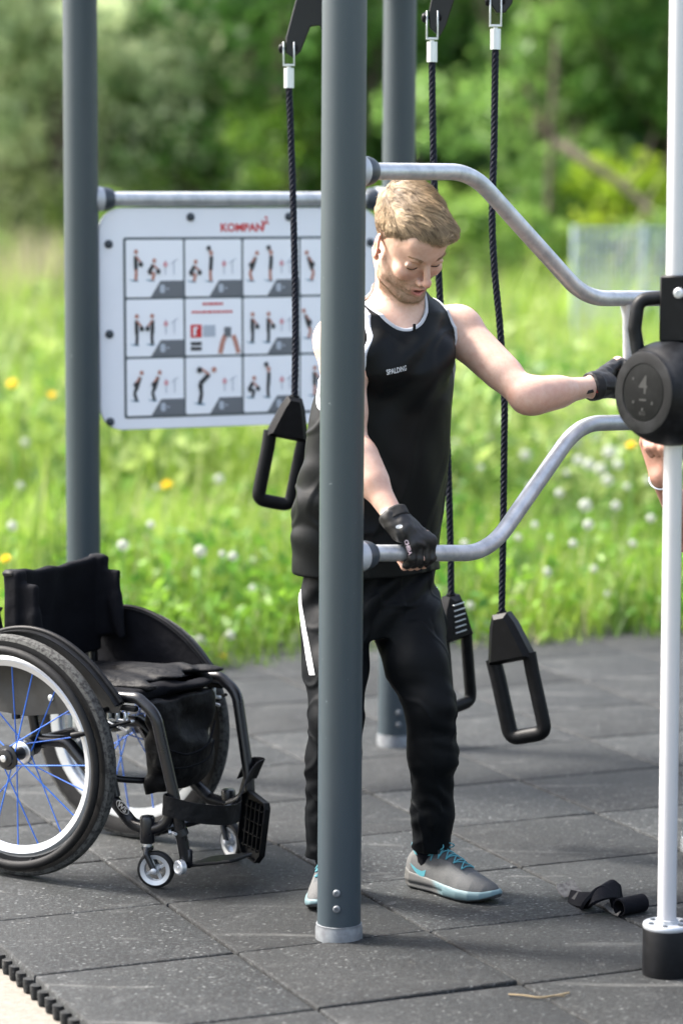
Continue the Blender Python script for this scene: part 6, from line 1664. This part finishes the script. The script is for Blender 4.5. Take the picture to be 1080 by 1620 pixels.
for k_, (x_, y_, h_, r2_, lab_) in enumerate([(-4.6, 35.5, 1.5, .8, 'low green shrub at the meadow edge below the leftmost willow'), (-2.9, 37, 1.7, .9, 'low green shrub at the meadow edge behind the left part of the sign'), (-1.3, 35, 1.3, .8, 'low green shrub at the meadow edge behind the sign rail middle'),
    (.35, 36, 1.6, .8, 'low green shrub at the meadow edge beside the far post'), (1.45, 34.5, 1.75, .75, 'pale green shrub at the meadow edge between the two right ropes'), (2.35, 36.5, 1.5, .8, 'low green shrub at the meadow edge left of the mesh fence'), (4.4, 36, 1.6, .9, 'low green shrub at the meadow edge at far right')]):
    tree('shrub', lab_, x_, y_, h_, r2_, 3800, (.07, .17, .03), (.26, .40, .08), .085, 70 + k_, group='low shrubs along the meadow edge', cat='shrub', trunk=.04, lobes=16)
# the closed wood behind them
r = np.random.default_rng(50); n = 90000
P = np.stack([r.uniform(-22, 22, n), 46 + 9 * r.uniform(0, 1, n), r.uniform(0, 1, n) ** 1.0 * 15], 1); P[:, 2] = P[:, 2] * (1 + .12 * NZ(P * [1, 0, 0], (.4, 1, 1))); keep = (NZ(P, (.55, .55, .55), 3) > -.75); P = P[keep]
t = np.clip(.4 + .5 * NZ(P, (.7, .7, .7), 9) + r.normal(0, .15, len(P)), 0, 1)[:, None]; c = np.array(DG) * (1 - t) + np.array([.14, .26, .06]) * t
V, Q, c = leaf_cloud(P, .55, r, c, .5, .7); o = make('woodland', V, Q, M['leaf'], None, True, True, col=c); tag(o, 'dense dark wood closing the view behind the meadow trees', 'wood', kind='stuff')
# slender bare stems, a leaning dead limb
def stem_tree(label, pts, r0, r1):
    t = thing('dead_limb', label, 'branch', tuple(pts[0])); mb = MB(); P = spline(pts, 8); mb.tube(P, np.linspace(r0, r1, len(P)), 9); mb.build('wood', M['bark'], t)
    mb = MB(); k = len(P) // 2; mb.tube(spline([P[k], P[k] + [.25, 0, .30], P[k] + [.4, .1, .7]], 5), np.linspace(r1 * .7, .008, 11), 6); mb.build('side_branch', M['bark'], t)
stem_tree('brown dead limb sagging through the trees above the mesh fence', [at(880, 225, 36.5), at(930, 258, 36.2), at(985, 295, 36), at(1045, 350, 35.8), at(1075, 380, 35.8)], .07, .05)
stem_tree('thin upright grey trunk standing right of the rope handles', [at(866, 420, 37), at(868, 320, 37), at(872, 210, 37), at(880, 60, 37)], .05, .035)
# dry reeds at left
r = np.random.default_rng(61); n = 420; x = r.normal(-3.75, .30, n); y = r.uniform(33, 35.5, n); h = r.uniform(.8, 1.5, n)
a = r.uniform(0, 2 * pi, n); d = np.stack([np.cos(a), np.sin(a), 0 * a], 1); P = np.stack([x, y, 0 * x], 1); s_ = np.stack([-np.sin(a), np.cos(a), 0 * a], 1) * .012
V = np.stack([P - s_, P + s_, P + d * .12 + s_ * .8 + np.array([0, 0, 1]) * h[:, None] * .6, P + d * .12 - s_ * .8 + np.array([0, 0, 1]) * h[:, None] * .6, P + d * .3 + np.array([0, 0, 1]) * h[:, None], P + d * .3 + s_ * .3 + np.array([0, 0, 1]) * h[:, None]], 1).reshape(-1, 3)
q = np.array([[0, 1, 2, 3], [3, 2, 5, 4]]); Q = ((np.arange(n) * 6)[:, None, None] + q[None]).reshape(-1, 4); c = np.repeat(np.array([.30, .28, .18]) * r.uniform(.6, 1.15, (n, 1)), 6, axis=0)
o = make('dry_reeds', V, Q, M['grass'], None, True, True, col=c); tag(o, 'dry pale reeds standing at the left of the meadow', 'reeds', kind='stuff')

# ------------------------------------------------------------------ mesh fence panel far right
M['fence'] = mat('fence_bluegrey', (.34, .40, .46), .5, .2)
D_ = 24.0; a0 = at(908, 357, D_); a1 = at(1125, 357, D_ + .6); zt = a0[2]
fn = thing('mesh_fence', 'blue grey welded mesh fence panel standing in the meadow at right', 'fence', (a0[0], a0[1], 0))
dx = a1 - a0; dx[2] = 0; Lf = np.linalg.norm(dx); dx /= Lf
for k in range(3):
    p = a0 + dx * (Lf * k / 2); mb = MB(); mb.box((p[0], p[1], zt / 2), (.032, .032, zt), None, .005); mb.build('post', M['fence'], fn)
mb = MB()
for k in range(int(zt / .10)):
    z = .10 + k * .10; mb.tube([(a0[0], a0[1], z), (a0[0] + dx[0] * Lf, a0[1] + dx[1] * Lf, z)], .013, 5)
for k in range(int(Lf / .05)):
    p = a0 + dx * (.05 * k + .02); mb.tube([(p[0], p[1] - .008, .05), (p[0], p[1] - .008, zt - .02)], .0055, 4)
mb.build('mesh_panel', M['fence'], fn)
# ------------------------------------------------------------------ straps lying on the floor
q0_ = gr(905, 1408); 
t = thing('wrist_wrap', 'pair of black velcro wrist straps lying crumpled on the rubber floor', 'strap', (q0_[0], q0_[1], 0))
def gp(px, py, z): return gr(px, py, z)
M['silverfab'] = mat('grey_lining', (.13, .125, .115), .8, noise=(90, (.06, .055, .05), .4, .65), bump=(300, .4, .002))
mb = MB()
P = [gp(884, 1397, .045), gp(888, 1413, .022), gp(902, 1424, .008), gp(925, 1432, .006), gp(938, 1428, .014), gp(960, 1418, .05)]
mb = MB(); ribbon(mb, spline([gp(893, 1396, .032), gp(897, 1406, .020), gp(906, 1416, .008)], 6), (.050, .035, .006), .003); mb.build('lining_flap', M['silverfab'], t)
mb = MB(); ribbon(mb, spline([gp(900, 1420, .004), gp(918, 1424, .012), gp(932, 1424, .018), gp(940, 1418, .040), gp(955, 1412, .048), gp(975, 1410, .040), gp(979, 1424, .012)], 8), np.array([.012, .060, .022]), .008); mb.build('velcro_band', M['cloth_black'], t)
mb = MB(); ribbon(mb, spline([gp(926, 1434, .004), gp(934, 1420, .030), gp(955, 1400, .058), gp(968, 1404, .050), gp(977, 1432, .008)], 8), np.array([.03, .05, .004]), .008); mb.build('velcro_band', M['cloth_black'], t)
mb = MB(); mb.add([gp(903, 1421, .010), gp(923, 1431, .005), gp(913, 1410, .024), gp(924, 1415, .022)], [(0, 1, 3, 2)]); mb.build('printed_label', M['kbtext'], t, smooth=False)
# the second strap, rolled into a small tube
c0 = gp(978, 1436, .021); c1 = gp(1016, 1428, .021); ax = c1 - c0; ax[2] = 0; L0 = np.linalg.norm(ax); ax /= L0
mb = MB(); ang = np.linspace(0, 2 * pi * 1.35, 40); e1_ = np.cross(ax, [0, 0, 1.]); P = [c0 + ax * L0 / 2 + (.019 + .0022 * a / 6.28) * (cos(a) * e1_ + sin(a) * np.array([0, 0, 1.])) for a in ang]
ribbon(mb, P, ax * L0, .0025); rl = mb.build('rolled_band', M['cloth_black'], t)
mb = MB(); ribbon(mb, spline([c0 + ax * .002 + [0, 0, -.016], gp(968, 1440, .004), gp(958, 1430, .014)], 8), np.array([.012, .030, .004]), .0018); mb.build('grey_tongue', M['silverfab'], t)
mb = MB(); V4 = [gp(960, 1430, .010), gp(978, 1442, .003), gp(986, 1436, .008), gp(986, 1424, .022)]; mb.add(V4, [(0, 1, 2, 3)]); mb.build('label_patch', M['sign_pale'], t, smooth=False)
# dry twig on the near tiles
tw = MB(); a_ = spline([gr(804, 1573, .004), gr(830, 1575, .006), gr(858, 1578, .004), gr(900, 1571, .004)], 6); tw.tube(a_, .0022, 6); tw.tube(spline([gr(858, 1578, .004), gr(874, 1575, .008), gr(893, 1576, .004)], 5), .0013, 6)
M['straw'] = mat('straw', (.16, .12, .065), .8); o = tw.build('twig', M['straw']); tag(o, 'dry straw coloured twig lying on the near floor tiles', 'twig')

# ------------------------------------------------------------------ second person, almost wholly outside the frame, one hand behind the kettlebell
B2 = Sdf(); bx, by = 1.10, 6.98
f2 = np.array([-.55, -.83, 0]); l2 = np.array([.83, -.55, 0]); R2_ = np.c_[l2, -f2, Zc]
c2 = np.array([bx, by, 0.])
H2 = Head(c2 + f2 * .05 + [.02, 0, 1.60], frame(radians(-34), radians(14), 0), 1.0)
B2.add(f_ell(c2 + [0, 0, 1.26], (.145, .10, .20), R2_), .03); B2.add(f_rc(c2 + [0, 0, 1.2], c2 + [0, 0, .98], .11, .115), .05)
nb2 = c2 + [0, 0, 1.44]
for s in (-1, 1): B2.add(f_rc(nb2, c2 + l2 * s * .16 + [0, 0, 1.37], .05, .05), .05)
B2.add(f_rc(H2.w(-.03, 0, -.05), nb2, .052, .055), .03); H2.build(B2)
g0_ = np.array([KX - .036, KY + .16, 1.20])
wr2 = at(1045, 752, 6.46); el2 = at(1094, 850, 6.72); s2_ = c2 - l2 * .17 + [0, 0, 1.36]
def arm2(F, sh, el, wr): F.add(f_rc(sh, el, .047, .038), .03); F.add(f_rc(el, wr, .040, .026), .02)
arm2(B2, s2_, el2, wr2)
bar2 = np.array([KX, KY, at(1040, 705, 6.33)[2] + .02])
hc = at(1036, 708, 6.44)
offd = np.array([.75, -.55, 0.]); offd /= np.linalg.norm(offd)
for k in range(4):
    o_ = np.array([-.30, .95, 0]) * 0 + offd * (k - 1.5) * .0185
    m_ = hc + o_ + [0, .012, .010]; B2.add(f_rc(wr2 + o_ * .5, m_, .0155, .013), .010)
    p_ = m_ + [-.004, -.030, .016 - .003 * abs(k - 1)]; d_ = p_ + [.006, -.020, -.022]; t_ = d_ + [.010, .006, -.018]
    for a, b, r1_, r2_ in ((m_, p_, .0108, .0100), (p_, d_, .0100, .0092), (d_, t_, .0092, .0080)): B2.add(f_rc(a, b, r1_, r2_), .005)
B2.add(f_rc(wr2 + [.01, -.01, .01], hc + offd * .045 + [0, -.005, .0], .016, .012), .012); B2.add(f_rc(hc + offd * .045 + [0, -.005, .0], hc + offd * .050 + [-.01, -.03, .02], .012, .0095), .006)
elr = c2 + l2 * .24 + [.02, .02, 1.10]; B2.add(f_rc(c2 + l2 * .17 + [0, 0, 1.36], elr, .046, .038), .03)
wrr = c2 + l2 * .20 + f2 * .12 + [0, 0, .92]; B2.add(f_rc(elr, wrr, .038, .026), .02)
B2.add(f_ell(wrr + f2 * .03 + [0, 0, -.05], (.040, .022, .048), R2_), .015)
for k in range(4):
    a = wrr + f2 * (.01 + .016 * k) + [0, 0, -.085]; b = a + [0, 0, -.035]; B2.add(f_rc(a, b, .0095, .009), .006); B2.add(f_rc(b, b - l2 * .012 + [0, 0, -.025], .009, .0078), .004)
B2.add(f_rc(wrr + f2 * .035 + [0, 0, -.03], wrr + f2 * .085 + [0, 0, -.065], .013, .010), .01)
feet = [(c2 + l2 * s * .10 + f2 * (.03 * s)) for s in (-1, 1)]
for s, ft in zip((-1, 1), feet): B2.add(f_rc(c2 + l2 * s * .085 + [0, 0, .92], ft + [0, 0, .48], .07, .045), .03); B2.add(f_rc(ft + [0, 0, .48], ft + [0, 0, .08], .045, .035), .02)
def col2(P):
    c = np.tile([.50, .27, .20], (len(P), 1)) * (1 + .06 * NZ(P, (14, 14, 14)))[:, None]; return H2.colour(P, c)
p2 = sculpt('person', B2, M['skin'], None, .0040, col2, it=1)
tag(p2, 'second person mostly out of frame at right, forearm with thin bracelet behind the kettlebell', 'person')
S2 = Sdf(); S2.add(f_loft([.86, 1.0, 1.15, 1.28, 1.36], [tuple(c2[:2])] * 5, [.165, .168, .170, .175, .16], [.125, .128, .130, .125, .10], R2=math.atan2(l2[1], l2[0])), .02)
S2.add(f_ell(c2 + [0, 0, 1.26], (.155, .112, .21), R2_), .04)
for s in (-1, 1): S2.add(f_rc(nb2 + [0, 0, -.01], c2 + l2 * s * .16 + [0, 0, 1.365], .058, .059), .05)
S2.add(f_rc(s2_, s2_ + (el2 - s2_) * .55, .058, .056), .03); sr2 = c2 + l2 * .17 + [0, 0, 1.36]; S2.add(f_rc(sr2, sr2 + (elr - sr2) * .6, .057, .055), .03)
S2.warp(lambda P: .004 * NZ(P, (9, 9, 5)) + .003 * NZ(P, (18, 18, 18), 4)); S2.sub(f_ell(nb2 + [0, 0, .035], (.068, .068, .04)), .004); S2.cut(lambda P: .865 - P[:, 2], .004)
sculpt('t_shirt', S2, M['shirt'], p2, .005)
P2_ = Sdf(); P2_.add(f_ell(c2 + [0, 0, .90], (.155, .115, .12), R2_), .03)
for s, ft in zip((-1, 1), feet): P2_.add(f_rc(c2 + l2 * s * .085 + [0, 0, .88], ft + [0, 0, .48], .088, .066), .03); P2_.add(f_rc(ft + [0, 0, .48], ft + [0, 0, .11], .066, .052), .02)
P2_.warp(lambda P: .004 * NZ(P, (10, 10, 14), 8)); sculpt('trousers', P2_, M['pants'], p2, .005)
for ft in feet: S_ = Sdf(); S_.add(f_rc(ft + [0, 0, .045] - f2 * .03, ft + f2 * .17 + [0, 0, .032], .045, .034), .02); S_.cut(lambda P: .002 - P[:, 2], .004); sculpt('shoe', S_, M['glove_pad'], p2, .004)
HC2 = Sdf(); HC2.add(H2.e(-.014, 0, .052, .112, .086, .096), .01); HC2.cut(lambda P: (H2.hairline(H2.loc(P)[:, 0], np.abs(H2.loc(P)[:, 1])) - H2.loc(P)[:, 2]) * .9, .004); HC2.warp(lambda P: .002 * NZ(P, (60, 60, 60))); sculpt('hair', HC2, M['hair'], p2, .004, lambda P: np.tile([.09, .05, .025], (len(P), 1)))
fo2 = (wr2 - el2) / np.linalg.norm(wr2 - el2); mb = MB(); u_ = np.cross(fo2, [0, 1., 0]); u_ /= np.linalg.norm(u_); v_ = np.cross(fo2, u_)
mb.tube([wr2 - fo2 * .012 + .0305 * (cos(a) * u_ + sin(a) * v_) for a in np.linspace(0, 2 * pi, 33)[:-1]], .0022, 8, closed=True); mb.build('bracelet', M['alu'], p2)
